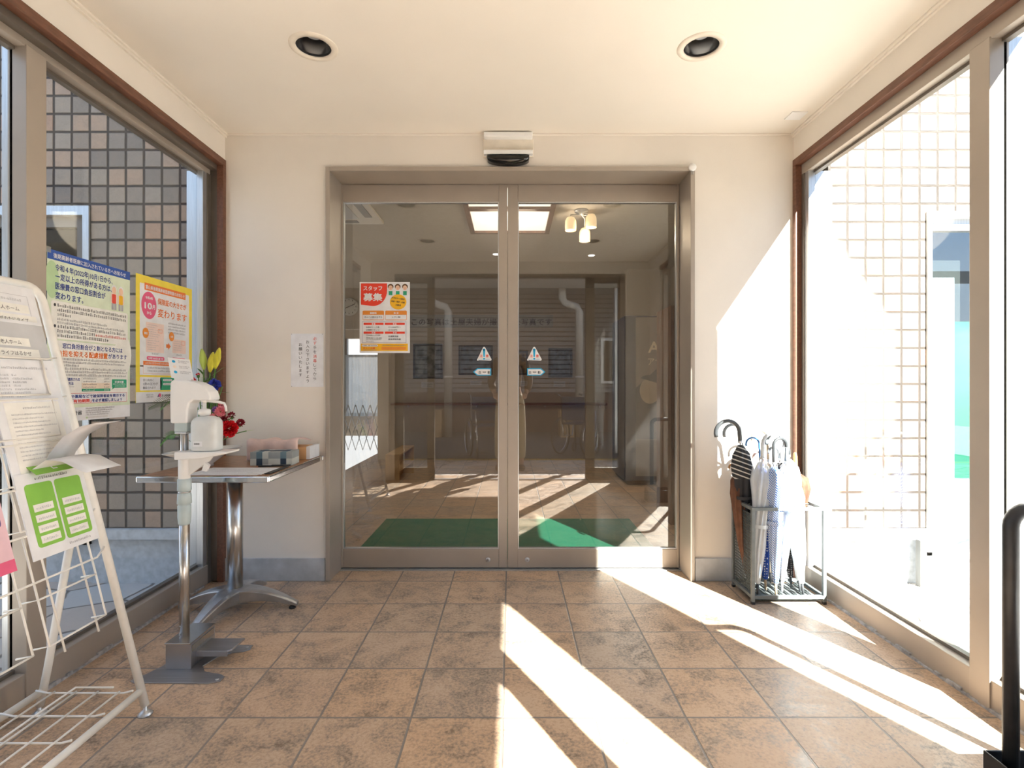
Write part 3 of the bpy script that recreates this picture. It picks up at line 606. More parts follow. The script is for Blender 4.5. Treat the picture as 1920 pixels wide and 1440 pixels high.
for x0, x1, a_, b_ in ((1.8, 14.5, '勤務地', 'きんこの館おおぞら'), (15.2, 28, '休 日', 'シフト制')):
    s.rrect(x0, 19.4, x1, 25.1, .6, 'orange_circle', 1); s.rect(x0+.2, 19.7, x1-.2, 22.6, 'paper', 2); s.text(a_, (x0+x1)/2, 23.1, 1.3, 'paper', 2, align='c', weight=.05); s.text(b_, (x0+x1)/2, 20.8, 1.1, 'ink', 3, 10.4 if x0 < 5 else 5, 'c', .03)
s.dashes(6, 20.0, 11, .45, 'ink_grey', 3)
s.frame(1.6, 6.0, 27.6, 18.7, .12, 'purple_ink', 2)
for (x, y, h_) in ((2.4, 16.6, '職 種'), (15, 16.6, '時 給'), (2.4, 11.4, '時 間'), (15, 11.4, '待 遇')):
    s.rect(x, y, x+11.8, y+1.3, 'poster_red', 2); s.text(h_, x+5.9, y+.2, .95, 'paper', 3, align='c', weight=.05)
s.text('①見守り・介護', 3.9, 14.9, 1.0, 'ink', 3, 7.8); s.text('②清掃スタッフ', 3.9, 13.2, 1.0, 'ink', 3, 7.8); s.text('①1,000円〜', 17, 14.9, 1.0, 'ink', 3, 7.4); s.text('②930円', 17, 13.2, 1.0, 'ink', 3, 5.2)
s.text('①9:00〜17:00', 3.9, 10.1, 1.0, 'ink', 3, 8.4); s.text('②8:00〜15:00', 3.9, 8.5, 1.0, 'ink', 3, 9.2); s.dashes(3.9, 7.6, 13, .55, 'ink', 3); s.dashes(3.9, 6.6, 8.5, .55, 'ink', 3); s.text('交通費支給', 17, 9.4, 1.1, 'ink', 3, 6); s.text('社会保険完備', 17, 7.7, 1.1, 'ink', 3, 7.4)
s.rect(.8, 1.2, 28.6, 5.5, 'poster_amber', 1); s.rrect(1.4, 3.8, 10.8, 5.0, .5, 'paper', 2); s.text('ご応募・問い合わせ先', 1.8, 4.05, .8, 'ink', 3, 8.6); s.text('きんこの館', 2.2, 2.4, 1.1, 'red_ink', 3, 7, weight=.04); s.dashes(2.2, 1.5, 10, .5, 'ink_grey', 3); s.dashes(13.5, 4.1, 27.8, .7, 'ink_grey', 3); s.rrect(13, 1.8, 27.5, 3.6, .3, 'orange_circle', 2)
s.build('recruitment_poster', label='white and red staff recruitment poster taped on the door glass', cat='poster')
# door stickers
YS = YD+.0145
for k, x in enumerate((-.159, .138)):
    nm = ('left leaf', 'right leaf')[k]
    T = frame_T((x, YS, 1.228), (1, 0, 0), (0, 0, 1)); s = Sheet(T, .01, gap=.0004); r_ = .7
    def rt(q):
        pts = []
        for ax, ay, a0 in ((-4.4+r_*q, .2+r_*q, 210), (4.4-r_*q, .2+r_*q, 270), (0, 8.6-r_*q*1.2, 30)):
            pts += [(ax+r_*q*cos(R(a0+d)), ay+r_*q*sin(R(a0+d))) for d in (0, 30, 60, 90, 120)]
        return pts
    s.poly(rt(1), 'paper', 1); s.poly([(a*.93, b*.93+.25) for a, b in rt(1)], 'white_paint', 2)
    s.poly([(-.75, 6.8), (.75, 6.8), (.42, 2.4), (-.42, 2.4)], 'sticker_blue', 3); s.disc(0, 6.8, .75, .6, 'sticker_blue', 3); s.disc(0, 1.35, .65, .6, 'sticker_blue', 3)
    s.text('注', -1.75, 2.3, 1.9, 'red_ink', 3, align='c', weight=.03); s.text('意', 1.85, 2.3, 1.9, 'red_ink', 3, align='c', weight=.03); s.dashes(-3.4, .7, -.7, .5, 'sticker_blue', 3); s.dashes(.8, .7, 3.4, .5, 'sticker_blue', 3)
    s.build('warning_sticker', label='white triangular caution sticker on the %s of the sliding doors' % ('poster side leaf' if k == 0 else 'umbrella side leaf'), cat='sticker', group='caution stickers on the door glass')
    T = frame_T((x, YS, 1.142), (1, 0, 0), (0, 0, 1)); s = Sheet(T, .01, gap=.0004); f = -1 if k == 0 else 1; sh = (0, 0)[k]
    def ar(q):
        return [(f*(-4.6+q)+f*.4, .0+q), (f*(3.6-q*.4)+f*.4, .0+q), (f*(6.2-q*1.6)+f*.4, 2.15), (f*(3.6-q*.4)+f*.4, 4.3-q), (f*(-4.6+q)+f*.4, 4.3-q)]
    s.poly(ar(0), 'sticker_blue', 1); s.poly(ar(.55), 'white_paint', 2)
    s.text('自', -2.5, 1.2, 1.8, 'ink', 3, align='c', weight=.03); s.text('動', 2.9, 1.2, 1.8, 'ink', 3, align='c', weight=.03); s.disc(.2, 2.1, 1.15, .5, 'ink', 3); s.disc(.2, 2.1, .85, .22, 'white_paint', 4)
    s.build('arrow_sticker', label='blue arrow shaped automatic door sticker on the %s' % ('poster side leaf' if k == 0 else 'umbrella side leaf'), cat='sticker', group='automatic door stickers on the glass')
# paper notice on the wall
T = frame_T((-1.224, YB-.0012, 1.076), (1, 0, 0), (0, 0, 1)); s = Sheet(T, .01, gap=.0004)
s.slab(0, 0, 18.2, 29.6, 'paper')
s.vtext('必ず手を消毒してから', 13.4, 26.0, 2.1, lambda i: 'red_ink' if i in (0, 1, 4, 5) else 'ink', 2, 2.45, .0); s.vtext('お入り下さいますよう', 9.4, 24.2, 2.1, 'ink', 2, 2.4, .0); s.vtext('お願いいたします', 5.4, 22.7, 2.1, 'ink', 2, 2.4, .0)
for x, y in ((.3, 29.1), (17.4, 29.1), (.3, .1)): s.rect(x, y, x+.4, y+.4, 'tape', 2)
s.build('wall_notice', label='white paper notice with vertical writing on the cream wall', cat='notice')

# ================================================================== BROCHURE RACK (white metal, leaning against the poster window)
mat('rack_white', (.84, .83, .78), .35)
y0r, y1r = 1.10, 1.752
def fx(z, off=0): return -1.2-.2536*z+off
RKL = 'white wire brochure rack filled with leaflets, standing by the poster window'
rk = thing('brochure_rack', RKL, 'brochure rack', (-1.35, 1.42, 0))
top = []
for k in range(7): a = pi/2*k/6; top.append((fx(1.36+.05*sin(a)), y1r-.05*(1-cos(a)), 1.36+.05*sin(a)))
topn = [(x, y0r+y1r-y, z) for x, y, z in reversed(top)]
MB().tube([(fx(.03), y1r, .03)]+top+topn+[(fx(.03), y0r, .03)], .0125, 'rack_white', 14).build('front_frame', rk)
for yy in (y0r, y1r):
    MB().tube([(-1.555, yy, .03), (-1.53, yy, .15), (-1.425, yy, .735)], .0115, 'rack_white', 14).build('rear_leg', rk)
    b = MB(); b.prism([(-1.452, .72), (-1.436, .70), (-1.40, .75), (-1.405, .772), (-1.43, .768)], yy-.016, yy+.016, 'rack_white', 'y'); b.build('hinge', rk, bev=.003)
    for xx in (fx(.03), -1.557):
        b = MB(); b.lathe([(.004, .04), (.006, .035), (.006, .018), (.012, .014), (.022, .005), (.022, 0)], (xx, yy, 0), 'silver_alu', 20); b.build('levelling_foot', rk)
for xx in (fx(.08), -1.545): MB().tube([(xx, y0r, .08), (xx, y1r, .08)], .011, 'rack_white', 12).build('bottom_rail', rk)
b = MB(); w_ = .0032
for yy in (1.72, 1.60, 1.48, 1.36, 1.24, 1.13): b.tube([(fx(.1), yy, .098), (fx(.1)-.03, yy, .090), (-1.5, yy, .090), (-1.54, yy, .098)], w_, 'rack_white', 7)
for xx in (-1.27, -1.34, -1.41, -1.48): b.tube([(xx, y0r+.02, .094), (xx, 1.722, .094)], w_, 'rack_white', 7)
b.tube([(-1.26, y1r-.07, .13), (-1.38, y1r-.07, .13), (-1.38, y0r, .13)], w_, 'rack_white', 7)
b.build('bottom_shelf', rk)
b = MB()
for yy in (1.20, 1.325, 1.53, 1.655): b.tube([(fx(.32, -.004), yy, .32), (fx(1.38, -.004), yy, 1.38)], .003, 'rack_white', 7)
b.build('back_wires', rk)
for z in (1.17, 1.045, .92, .80, .675, .55):
    b = MB(); o = .045; h = .17 if z < .7 else .11; ye = 1.66
    b.tube([(fx(z+.005), y1r, z+.008), (fx(z, o), ye, z), (fx(z, o), y0r+.06, z), (fx(z+.005), y0r, z+.008)], .0031, 'rack_white', 7)
    for a0, a1 in ((1.16, 1.39), (1.44, ye-.02)):
        for q_ in (a0, a1): b.tube([(fx(z, o), q_, z), (fx(z-h, o), q_, z-h), (fx(z-h, .0), q_, z-h-.01)], .0029, 'rack_white', 7)
        b.tube([(fx(z-h, o), a0, z-h), (fx(z-h, o), a1, z-h)], .0029, 'rack_white', 7)
    b.build('wire_pocket', rk)
def leaf(z0, z1, ya, yb, off, name, label, draw, cat='leaflet', mt='paper', thick=.004):
    lean = frame_T((fx(z0, off), ya, z0), (0, 1, 0), (-.2536, 0, 1)); s = Sheet(lean, .01, gap=.0005)
    W_, H_ = (yb-ya)*100, (z1-z0)*103.2
    s.slab(0, 0, W_, H_, mt, thick); draw(s, W_, H_)
    s.build(name, label=label, cat=cat, group='leaflets in the white rack')
def d1(s, W, H):
    s.frame(5, H-12, W-3, H-3, .1, 'ink_light', 1); s.dashes(8, H-5, W-5, .8, 'ink_light', 1)
    s.rect(6, H-8.7, W-3.5, H-6, 'paper_warm', 2); s.text('有料老人ホーム', 6.6, H-8.1, 1.5, 'ink', 3, 10.5, weight=0); s.rect(8, H-12.3, W-1.6, H-9.4, 'paper_warm', 2); s.text('かぜのたにタイプ', 8.6, H-11.6, 1.5, 'ink', 3, 10.8, weight=0)
def d2(s, W, H):
    s.rect(2, 2, W, H-1, 'grey_paper', 1); s.rect(5, H-8.2, W-6, H-5.6, 'paper_warm', 2); s.text('有料老人ホーム', 5.8, H-7.6, 1.5, 'ink', 3, 9.3, weight=0); s.rect(3, H-11.6, W-3.5, H-9, 'paper_warm', 2); s.text('ベストライフはるかぜ', 3.6, H-11, 1.5, 'ink', 3, 14, weight=0)
def d3(s, W, H):
    s.dashes(6, H-3, W-3, .7, 'ink_light', 1)
    for k in range(7): s.dashes(4, H-5.2-k*1.05, 7.5, .6, 'ink_light', 1); s.dashes(8.5, H-5.2-k*1.05, 10+(7*k*37 % 70)/10, .6, 'ink_light', 1)
def d4(s, W, H):
    s.rect(2.5, 1, W-2.5, H-1.2, 'paper_warm', 1); s.dashes(8, H-3.2, W-6, .6, 'ink_light', 2)
    for k in range(12): s.dashes(4, H-5-k*1.2, W-4-(k*5 % 7), .45, 'ink_light', 2)
def d5(s, W, H):
    s.dashes(6, H-2.3, W-6, .8, 'ink', 1)
    for x0, x1 in ((2.2, W/2-.3), (W/2+.3, W-1.8)):
        s.rrect(x0, 3, x1, H-3.2, 1, 'lime', 1)
        for k in range(4): s.rect(x0+1.3, 4+k*3, x1-1.3, 6.1+k*3, 'paper_warm', 2); s.dashes(x0+2, 4.6+k*3, x1-2, .7, 'ink_light', 3)
    s.dashes(12, 1.3, W-3, .7, 'ink_grey', 1)
def d6(s, W, H):
    s.rrect(W*.3, H*.45, W*.95, H*.72, 1, 'purple_ink', 1); s.dashes(W*.4, H*.55, W*.9, 1.2, 'paper', 2); s.disc(W*.8, H*.82, 1.2, 1.2, 'purple_ink', 1); s.rect(W*.55, 0, W, H*.12, 'pink_ink', 1)
leaf(1.13, 1.395, 1.46, 1.70, .022, 'brochure', 'white leaflet in a clear sleeve at the top of the rack', d1)
leaf(1.01, 1.285, 1.45, 1.69, .030, 'brochure', 'grey covered leaflet with two white label strips in the rack', d2)
leaf(.90, 1.165, 1.45, 1.69, .038, 'brochure', 'white sheet printed with a short list below the grey leaflet', d3)
leaf(.76, 1.05, 1.455, 1.685, .046, 'brochure', 'white closely printed form behind the green leaflet', d4)
leaf(.605, .84, 1.452, 1.682, .050, 'brochure', 'white leaflet with two green panels in the rack', d5)
leaf(.60, .86, 1.16, 1.40, .050, 'brochure', 'pink leaflet with a purple badge in the near column of the rack', d6, mt='rose')
leaf(.78, 1.05, 1.16, 1.41, .040, 'brochure', 'pale plain leaflet behind the pink one in the rack', d4)
leaf(.95, 1.22, 1.16, 1.41, .032, 'brochure', 'white listed sheet in the near column, upper pocket', d3)
def curl(pts, ya, yb, name, label, skew=.0, m='paper'):
    vs = []; n = len(pts)
    for x, z in pts: vs += [(x, ya, z), (x, yb, z)]
    fs = [(2*i, 2*i+1, 2*i+3, 2*i+2) for i in range(n-1)]
    vs2 = [(x+skew*i/n*0, y+skew*(i//2)/n, z) for i, (x, y, z) in enumerate(vs)]
    o = MB().add(vs2, fs, m, True).build(name, label=label, cat='paper', group='loose sheets curling out of the rack'); so = o.modifiers.new('s', 'SOLIDIFY'); so.thickness = .0012
curl([(-1.40, .80), (-1.37, .88), (-1.335, .935), (-1.29, .965), (-1.25, .975)], 1.56, 1.66, 'loose_sheet', 'translucent sheet curling up out of the rack', .05, 'pale_grey')
curl([(-1.385, .80), (-1.36, .85), (-1.33, .875), (-1.29, .87), (-1.25, .845), (-1.235, .835)], 1.50, 1.64, 'loose_sheet', 'white folded sheet bending over the edge of the rack', .05)
s = Sheet(frame_T((fx(.80, .062), 1.50, .835), (0, 1, 0), (-.7, 0, .5)), .01); s.slab(0, 0, 14, 6, 'lime', .0008); s.text('E', 6.5, 1.2, 4, 'paper', 1, weight=.03); s.build('brochure', label='folded green leaflet top peeking over the white printed one', cat='leaflet', group='leaflets in the white rack')

# ================================================================== HAND SANITISER STAND
mat('steel', (.55, .54, .53), .25, 1.0, var=.05, scale=5, stretch=(60, 60, 1)); mat('steel_plate', (.42, .43, .46), .35, .9, var=.06, scale=6, stretch=(1, 30, 1)); mat('dull_blue_plastic', (.50, .60, .62), .4)
mat('bottle_plastic', (.78, .82, .83), .35, alpha=.82, sub=0); mat('liquid', (.70, .78, .80), .1, alpha=.7)
px_, py_ = -1.283, 2.085
st = thing('sanitiser_stand', 'foot operated hand sanitiser stand with a steel pole and white pump head', 'sanitiser stand', (px_, py_, 0))
pl = [(-1.395, 1.945), (-1.375, 1.935), (-1.10, 1.93), (-1.065, 1.945), (-1.065, 1.975), (-1.085, 1.99), (-1.16, 2.01), (-1.19, 2.05), (-1.17, 2.12), (-1.13, 2.15), (-1.09, 2.16), (-1.07, 2.18), (-1.075, 2.21), (-1.10, 2.215), (-1.17, 2.21), (-1.30, 2.20), (-1.34, 2.16), (-1.345, 2.05), (-1.37, 1.99), (-1.395, 1.965)]
MB().prism(pl, 0, .004, 'steel_plate').build('base_plate', st, bev=.001)
for x, y in ((-1.082, 1.955), (-1.09, 2.193)): MB().lathe([(.006, .004), (.006, .0055), (.003, .0055)], (x, y, 0), 'silver_alu', 16).build('rivet', st)
b = MB().box(-1.318, -1.222, 2.025, 2.19, .004, .098, 'steel_plate'); b.box(-1.319, -1.221, 2.02, 2.195, .098, .104, 'steel'); hb = b.build('pedal_box', st, bev=.001)
MB().box(-1.2215, -1.219, 2.03, 2.18, .068, .092, 'steel').build('slot_plate', hb, bev=.0005)
MB().prism([(-1.225, 2.06), (-1.105, 2.06), (-1.09, 2.075), (-1.085, 2.165), (-1.225, 2.165)], .048, .056, 'steel_plate').box(-1.225, -1.10, 2.058, 2.062, .034, .056, 'steel_plate').build('pedal', st, bev=.002)
b = MB().tube([(px_, py_, .1), (px_, py_, .60)], .0185, 'steel', 24); pp = b.build('lower_pole', st)
for z in (.112, .148): MB().lathe([(0, -.001), (.003, -.001), (.003, .001)], (px_-.006, py_-.0185, z), 'steel_plate', 12, 'y').build('screw', pp)
MB().tube([(px_, py_, .60), (px_, py_, 1.0)], .0145, 'steel', 24).build('upper_pole', st)
MB().lathe([(.0185, .54), (.021, .545), (.0235, .57), (.0235, .615), (.020, .62), (.0255, .623), (.024, .66), (.0205, .665), (.0205, .672), (.0245, .675), (.024, .72), (.020, .722)], (px_, py_, 0), 'dull_blue_plastic', 28, pleat=.03, pn=9).build('height_clamp', st)
MB().lathe([(.0225, .666), (.0225, .671)], (px_, py_, 0), 'steel', 24).build('clamp_ring', st)
b = MB().lathe([(.018, .715), (.0215, .72), (.0215, .80), (.019, .83), (.0175, .832)], (px_, py_, 0), 'white_plastic', 28)
b.build('tray_collar', st)
b = MB(); b.prism([(px_-.01, .80), (px_+.10, .806), (px_+.19, .823), (px_+.195, .831), (px_-.01, .831)], py_-.05, py_+.05, 'white_plastic', 'y'); b.build('bottle_tray', st, bev=.008, seg=3)
b = MB(); b.prism([(px_+.01, .725), (px_+.05, .755), (px_+.10, .79), (px_+.115, .81), (px_+.01, .81)], py_-.006, py_+.006, 'white_plastic', 'y'); b.prism([(px_+.078, .755), (px_+.096, .75), (px_+.107, .775), (px_+.09, .787)], py_-.02, py_-.004, 'white_plastic', 'y'); b.build('bracket_rib', st, bev=.002)
b = MB().box(px_-.026, px_+.024, py_-.024, py_+.024, .905, .945, 'dull_blue_plastic'); b.box(px_-.025, px_+.023, py_-.025, py_+.025, .898, .906, 'silver_alu'); b.build('head_clamp', st, bev=.004)
# pump head housing: column + hooded arm
hp = [(-.034, .940), (-.036, 1.02), (-.034, 1.098), (-.025, 1.108), (.03, 1.106), (.065, 1.098), (.095, 1.083), (.115, 1.062), (.122, 1.04), (.121, 1.028), (.078, 1.028), (.055, 1.030), (.040, 1.018), (.033, .995), (.031, .940)]
b = MB(); b.prism([(px_+a, c) for a, c in hp], py_-.036, py_+.036, 'white_plastic', 'y'); b.build('pump_housing', st, bev=.010, seg=4)
# instruction card
cT = frame_T((px_-.028, py_-.01, 1.115), (.95, .28, -.10), (-.35, .3, .85)); s = Sheet(cT, .01, gap=.0004)
s.slab(-.6, -1.0, 5.4, 0, 'white_plastic', .002); s.slab(-1.5, 0, 6.3, 9.2, 'white_plastic', .003)
for k in range(3): s.disc(.4, 7.6-k*2.4, .6, .6, 'sticker_blue' if k != 1 else 'pale_orange', 1); s.dashes(2, 7.8-k*2.4, 5.8, .45, 'ink_grey', 1); s.dashes(2, 7.1-k*2.4, 5, .45, 'ink_grey', 1)
s.build('instruction_card', st, label='small white card with drawn steps')
# bottle standing on the tray
bx_, by_ = px_+.092, py_-.005
bt = thing('sanitiser_bottle', 'translucent white pump bottle of hand sanitiser on the stand tray', 'bottle', (bx_, by_, .831), None)
b = MB()
prof = [(.90, .0), (.98, .004), (1, .012), (1, .118), (.96, .134), (.80, .148), (.45, .156), (.30, .158)]
vs = []; n = 32
for r, h in prof:
    for j in range(n):
        a = 2*pi*j/n; c, s_ = cos(a), sin(a); k = (abs(c)**4+abs(s_)**4)**-.25*r
        vs.append((bx_+.052*k*c, by_+.038*k*s_, .832+h*.86))
b.add(vs, [(i*n+j, i*n+(j+1) % n, (i+1)*n+(j+1) % n, (i+1)*n+j) for i in range(len(prof)-1) for j in range(n)]+[tuple(range(n-1, -1, -1))], 'bottle_plastic', True); b.build('bottle_body', bt)
vs = [(bx_+(v[0]-bx_)*.95, by_+(v[1]-by_)*.95, v[2]+.001) for v in vs[n:4*n]]; vs = [(x, y, min(z, .832+.08)) for x, y, z in vs]
MB().add(vs, [(i*n+j, i*n+(j+1) % n, (i+1)*n+(j+1) % n, (i+1)*n+j) for i in range(2) for j in range(n)]+[tuple(2*n+j for j in range(n))], 'liquid', True).build('liquid', bt)
MB().lathe([(.0175, .964), (.0175, .972), (.022, .972), (.022, .990), (.0165, .994), (.007, .996), (.007, 1.016), (.005, 1.018)], (bx_-.01, by_, 0), 'white_plastic', 28, pleat=.01, pn=14).build('pump_collar', bt)
b = MB().lathe([(.005, 1.0), (.005, 1.012)], (bx_-.01, by_, .005), 'white_plastic', 12); b.lathe([(.004, 1.015), (.012, 1.018), (.013, 1.030), (.009, 1.032)], (bx_-.01, by_, .003), 'white_plastic', 20)
b.tube([(bx_-.005, by_, 1.027), (bx_+.045, by_-.002, 1.022), (bx_+.070, by_-.004, 1.016), (bx_+.076, by_-.005, 1.002), (bx_+.078, by_-.005, .985)], [.006, .0055, .005, .0045, .004], 'white_plastic', 12); b.build('pump_nozzle', bt)
s = Sheet(frame_T((bx_-.033, by_-.0386, .851), (1, 0, 0), (0, 0, 1)), .01, gap=.0003); s.slab(0, 0, 3.6, 1.9, 'paper', .0003)
x = .5
for k in range(11): w2 = (.06, .12, .18)[k*7 % 3]; s.rect(x, .7, x+w2, 1.4, 'ink', 1); x += w2+.08
s.build('barcode_label', bt, label='small white barcode label')

# ================================================================== TABLE
mat('table_wood', (.36, .17, .075), .4, var=.25, scale=10, stretch=(2, 14, 2), coat=.3); mat('cast_alu', (.50, .53, .57), .33, .9, var=.08, scale=12, bump=.1)
tx, ty = -1.335, 2.57
tb = thing('square_table', 'square wood topped bistro table with a chrome edge and cast metal base', 'table', (tx, ty, 0))
Z0 = .70; xa, xb, ya, yb = -1.592, -1.040, 2.25, 2.915
# right edge runs back to the door wall
outl = [(-1.585, ya+.004), (-1.037, ya+.004), (-1.030, ya+.012), (-1.030, 2.915), (-1.585, 2.915)]
MB().prism([(-1.582, ya+.012), (-1.041, ya+.012), (-1.041, 2.905), (-1.582, 2.905)], Z0-.026, Z0, 'table_wood').build('tabletop', tb, bev=.002)
b = MB()
prof2 = [(-.0, 0), (.012, -.003), (.012, -.026), (0, -.030)]
b.box(-1.592, -1.030, ya-.001, ya+.012, Z0-.028, Z0-.001, 'silver_alu').box(-1.592, -1.030, 2.905, 2.918, Z0-.028, Z0-.001, 'silver_alu').box(-1.041, -1.029, ya+.012, 2.905, Z0-.028, Z0-.001, 'silver_alu').box(-1.593, -1.582, ya+.012, 2.905, Z0-.028, Z0-.001, 'silver_alu')
mat('chrome', (.75, .76, .78), .12, 1.0)
b.mats = [MATS['chrome']]; b.build('edge_band', tb, bev=.006, seg=3, label='chrome edge')
MB().tube([(tx, ty, .09), (tx, ty, Z0-.03)], .034, 'steel', 36).build('column', tb)
MB().lathe([(.09, Z0-.036), (.09, Z0-.028)], (tx, ty, 0), 'black_metal', 24).box(tx-.2, tx+.2, ty-.02, ty+.02, Z0-.04, Z0-.028, 'black_metal').build('top_bracket', tb)
hub = MB().lathe([(.050, .045), (.056, .06), (.052, .095), (.040, .108), (.035, .110)], (tx, ty, 0), 'cast_alu', 32).build('hub', tb)
for k in range(4):
    a = R([4, 88, 182, 262][k]); ln = [.265, .25, .235, .27][k]; ux, uy = cos(a), sin(a)
    b = MB(); n = 10; vs = []
    for i in range(n+1):
        t_ = i/n; r = .03+ln*t_; zt = .105-.078*t_**1.3+(.012*sin(pi*t_)); th = .05*(1-t_)+.016; hw = .034*(1-t_)+.018
        for dx, dz in ((-hw, 0), (-hw*.5, .004), (hw*.5, .004), (hw, 0), (hw*.75, -th), (-hw*.75, -th)):
            vs.append((tx+ux*r-uy*dx, ty+uy*r+ux*dx, zt+dz))
    b.add(vs, [(6*i+j, 6*i+(j+1) % 6, 6*(i+1)+(j+1) % 6, 6*(i+1)+j) for i in range(n) for j in range(6)]+[tuple(range(6)), tuple(6*n+j for j in range(6))], 'cast_alu', False)
    lg = b.build('base_leg', tb, bev=.004)
    MB().lathe([(.012, .012), (.016, .008), (.016, 0)], (tx+ux*(ln+.005), ty+uy*(ln+.005), 0), 'black_plastic', 16).build('foot_pad', lg)

# ================================================================== THINGS ON THE TABLE
ZTb = .7005
mat('ceramic', (.72, .72, .70), .2, coat=.5); mat('pink_cloth', (.76, .58, .53), .9, var=.05, bump=.4, bscale=150); mat('kraft', (.72, .45, .22), .7)
mat('pat_navy', (.03, .05, .08), .8); mat('pat_blue', (.13, .21, .26), .8); mat('pat_light', (.52, .55, .52), .8); mat('pat_grey', (.3, .33, .34), .8)
mat('red_petal', (.72, .01, .02), .5, var=.2, scale=60); mat('dark_red_petal', (.25, .005, .02), .5); mat('pink_petal', (.85, .30, .36), .5); mat('blue_petal', (.06, .09, .55), .5, var=.2, scale=60)
mat('bud_yellow', (.72, .68, .05), .45, var=.1, scale=20, stretch=(4, 4, 1)); mat('bud_green', (.45, .60, .12), .45); mat('stem_green', (.10, .24, .05), .55); mat('fern_green', (.12, .30, .06), .6, var=.3, scale=80); mat('fern_dark', (.10, .13, .05), .7)
bx0, by0 = -1.455, 2.52
t = thing('flower_bowl', 'shallow white ceramic boat shaped bowl holding the flowers', 'bowl', (bx0, by0, ZTb))
rotb = Matrix.Translation((bx0, by0, ZTb)) @ Matrix.Rotation(R(66), 4, 'Z')
MB().lathe([(.0, .008), (.035, .006), (.038, 0), (.042, .0), (.04, .012), (.09, .045), (.17, .078), (.172, .082), (.165, .081), (.09, .052), (.03, .022), (0, .02)], (0, 0, 0), 'ceramic', 48, T=rotb, sx=1.16, sy=.42, caps=False).build('bowl_body', t)
MB().lathe([(.022, .022), (.024, .05), (.0, .052)], (bx0, by0, ZTb), 'black_metal', 16).build('flower_holder', t)
FG = 'flowers arranged in the white bowl'
base = Vector((bx0+.005, by0-.01, ZTb+.05))
def stem(b, p0, p1, sag=.0, r=.0025, m='stem_green'):
    p0, p1 = Vector(p0), Vector(p1); n = 8; pts = []
    for i in range(n+1):
        k = i/n; p = p0.lerp(p1, k); p += Vector((0, 0, .03+sag))*sin(pi*k)*.8; pts.append(p)
    b.tube(pts, r, m, 6); return pts
def blade(b, p, d, ln, w, m='stem_green', droop=.3):
    d = Vector(d).normalized(); sd = d.cross(Vector((0, 0, 1))); sd = sd.normalized() if sd.length > .01 else Vector((1, 0, 0)); n = 6; vs = []
    for i in range(n+1):
        k = i/n; c = Vector(p)+d*ln*k-Vector((0, 0, droop*ln*k*k)); ww = w*sin(pi*min(.98, k*.85+.12)); vs += [c-sd*ww, c+Vector((0, 0, ww*.25)), c+sd*ww]
    fs = []
    for i in range(n):
        for j in (0, 1): fs.append((3*i+j, 3*i+j+1, 3*i+4+j, 3*i+3+j))
    b.add(vs, fs, m, True)
def carnation(c, r, m, name, label, dirv=(0, -1, .3), seed=0, n=46):
    rnd = random.Random(seed); c = Vector(c); t = thing(name, label, 'flower', tuple(base), FG)
    b = MB(); stem(b, base+Vector((rnd.uniform(-.01, .01), 0, 0)), c-Vector(dirv).normalized()*r*.8); b.lathe([(.002, -.012), (.006, -.008), (.007, 0), (.005, .004)], tuple(c-Vector(dirv).normalized()*r*.7), 'stem_green', 10); b.build('stem', t)
    b = MB(); D = Vector(dirv).normalized(); U = D.orthogonal().normalized(); V = D.cross(U)
    for k in range(n):
        ph = k*2.399; q = math.sqrt((k+.5)/n); th = q*1.75
        d = (D*cos(th)+(U*cos(ph)+V*sin(ph))*sin(th)).normalized(); s1 = d.orthogonal().normalized(); s2 = d.cross(s1); tw = rnd.uniform(0, 6.28); a = s1*cos(tw)+s2*sin(tw); e = d.cross(a); h = r*rnd.uniform(.85, 1.05); w = r*.30
        P = [c+d*r*.2, c+d*h*.7-a*w, c+d*h-a*w*.6+e*w*.35, c+d*h*1.02-e*w*.2, c+d*h+a*w*.6+e*w*.35, c+d*h*.7+a*w]
        b.add(P, [(0, 1, 2, 3), (0, 3, 4, 5)], m, False)
    b.build('petals', t)
    return t
def A(px, py, Y): return at(px, py, Y)
carnation(A(430, 804, 2.44), .040, 'red_petal', 'red_carnation', 'large bright red carnation at the front of the flower bowl', (.25, -1, .25), 1, 90)
carnation(A(451, 793, 2.50), .021, 'dark_red_petal', 'dark_red_carnation', 'small dark red carnation farthest out on the door side', (.5, -.6, .6), 2, 26)
carnation(A(434, 779, 2.52), .019, 'dark_red_petal', 'dark_red_carnation', 'small dark red carnation above the large bright red one', (.2, -.8, .6), 3, 24)
carnation(A(414, 772, 2.48), .027, 'pink_petal', 'pink_carnation', 'pale pink carnation just behind the bottle pump', (.1, -1, .3), 4, 34)
carnation(A(416, 760, 2.60), .018, 'pink_petal', 'pink_carnation', 'pale pink carnation under the blue flower', (0, -1, .6), 5, 30)
carnation(A(398, 781, 2.46), .016, 'pink_petal', 'pink_carnation', 'small pink bloom low beside the bottle neck', (0, -1, .2), 6, 24)
carnation(A(361, 715, 2.58), .020, 'red_petal', 'red_carnation', 'small crimson bloom peeking over the pump head', (0, -.7, .7), 7, 30)
carnation(A(371, 702, 2.60), .010, 'red_petal', 'red_carnation', 'tiny crimson bud below the lilies', (0, -.5, 1), 8, 14)
carnation(A(402, 722, 2.56), .031, 'blue_petal', 'blue_gentian', 'ruffled deep blue flower below the yellow lily buds', (.2, -1, .3), 9, 40)
mat('purple_petal', (.28, .12, .42), .5)
carnation(A(404, 768, 2.54), .017, 'purple_petal', 'purple_bloom', 'small purple bloom between the bottle neck and the pink carnations', (0, -1, .4), 10, 26)
carnation(A(421, 787, 2.55), .020, 'dark_red_petal', 'dark_red_carnation', 'dark red carnation tucked just above the brightest red one', (.1, -1, .4), 11, 30)
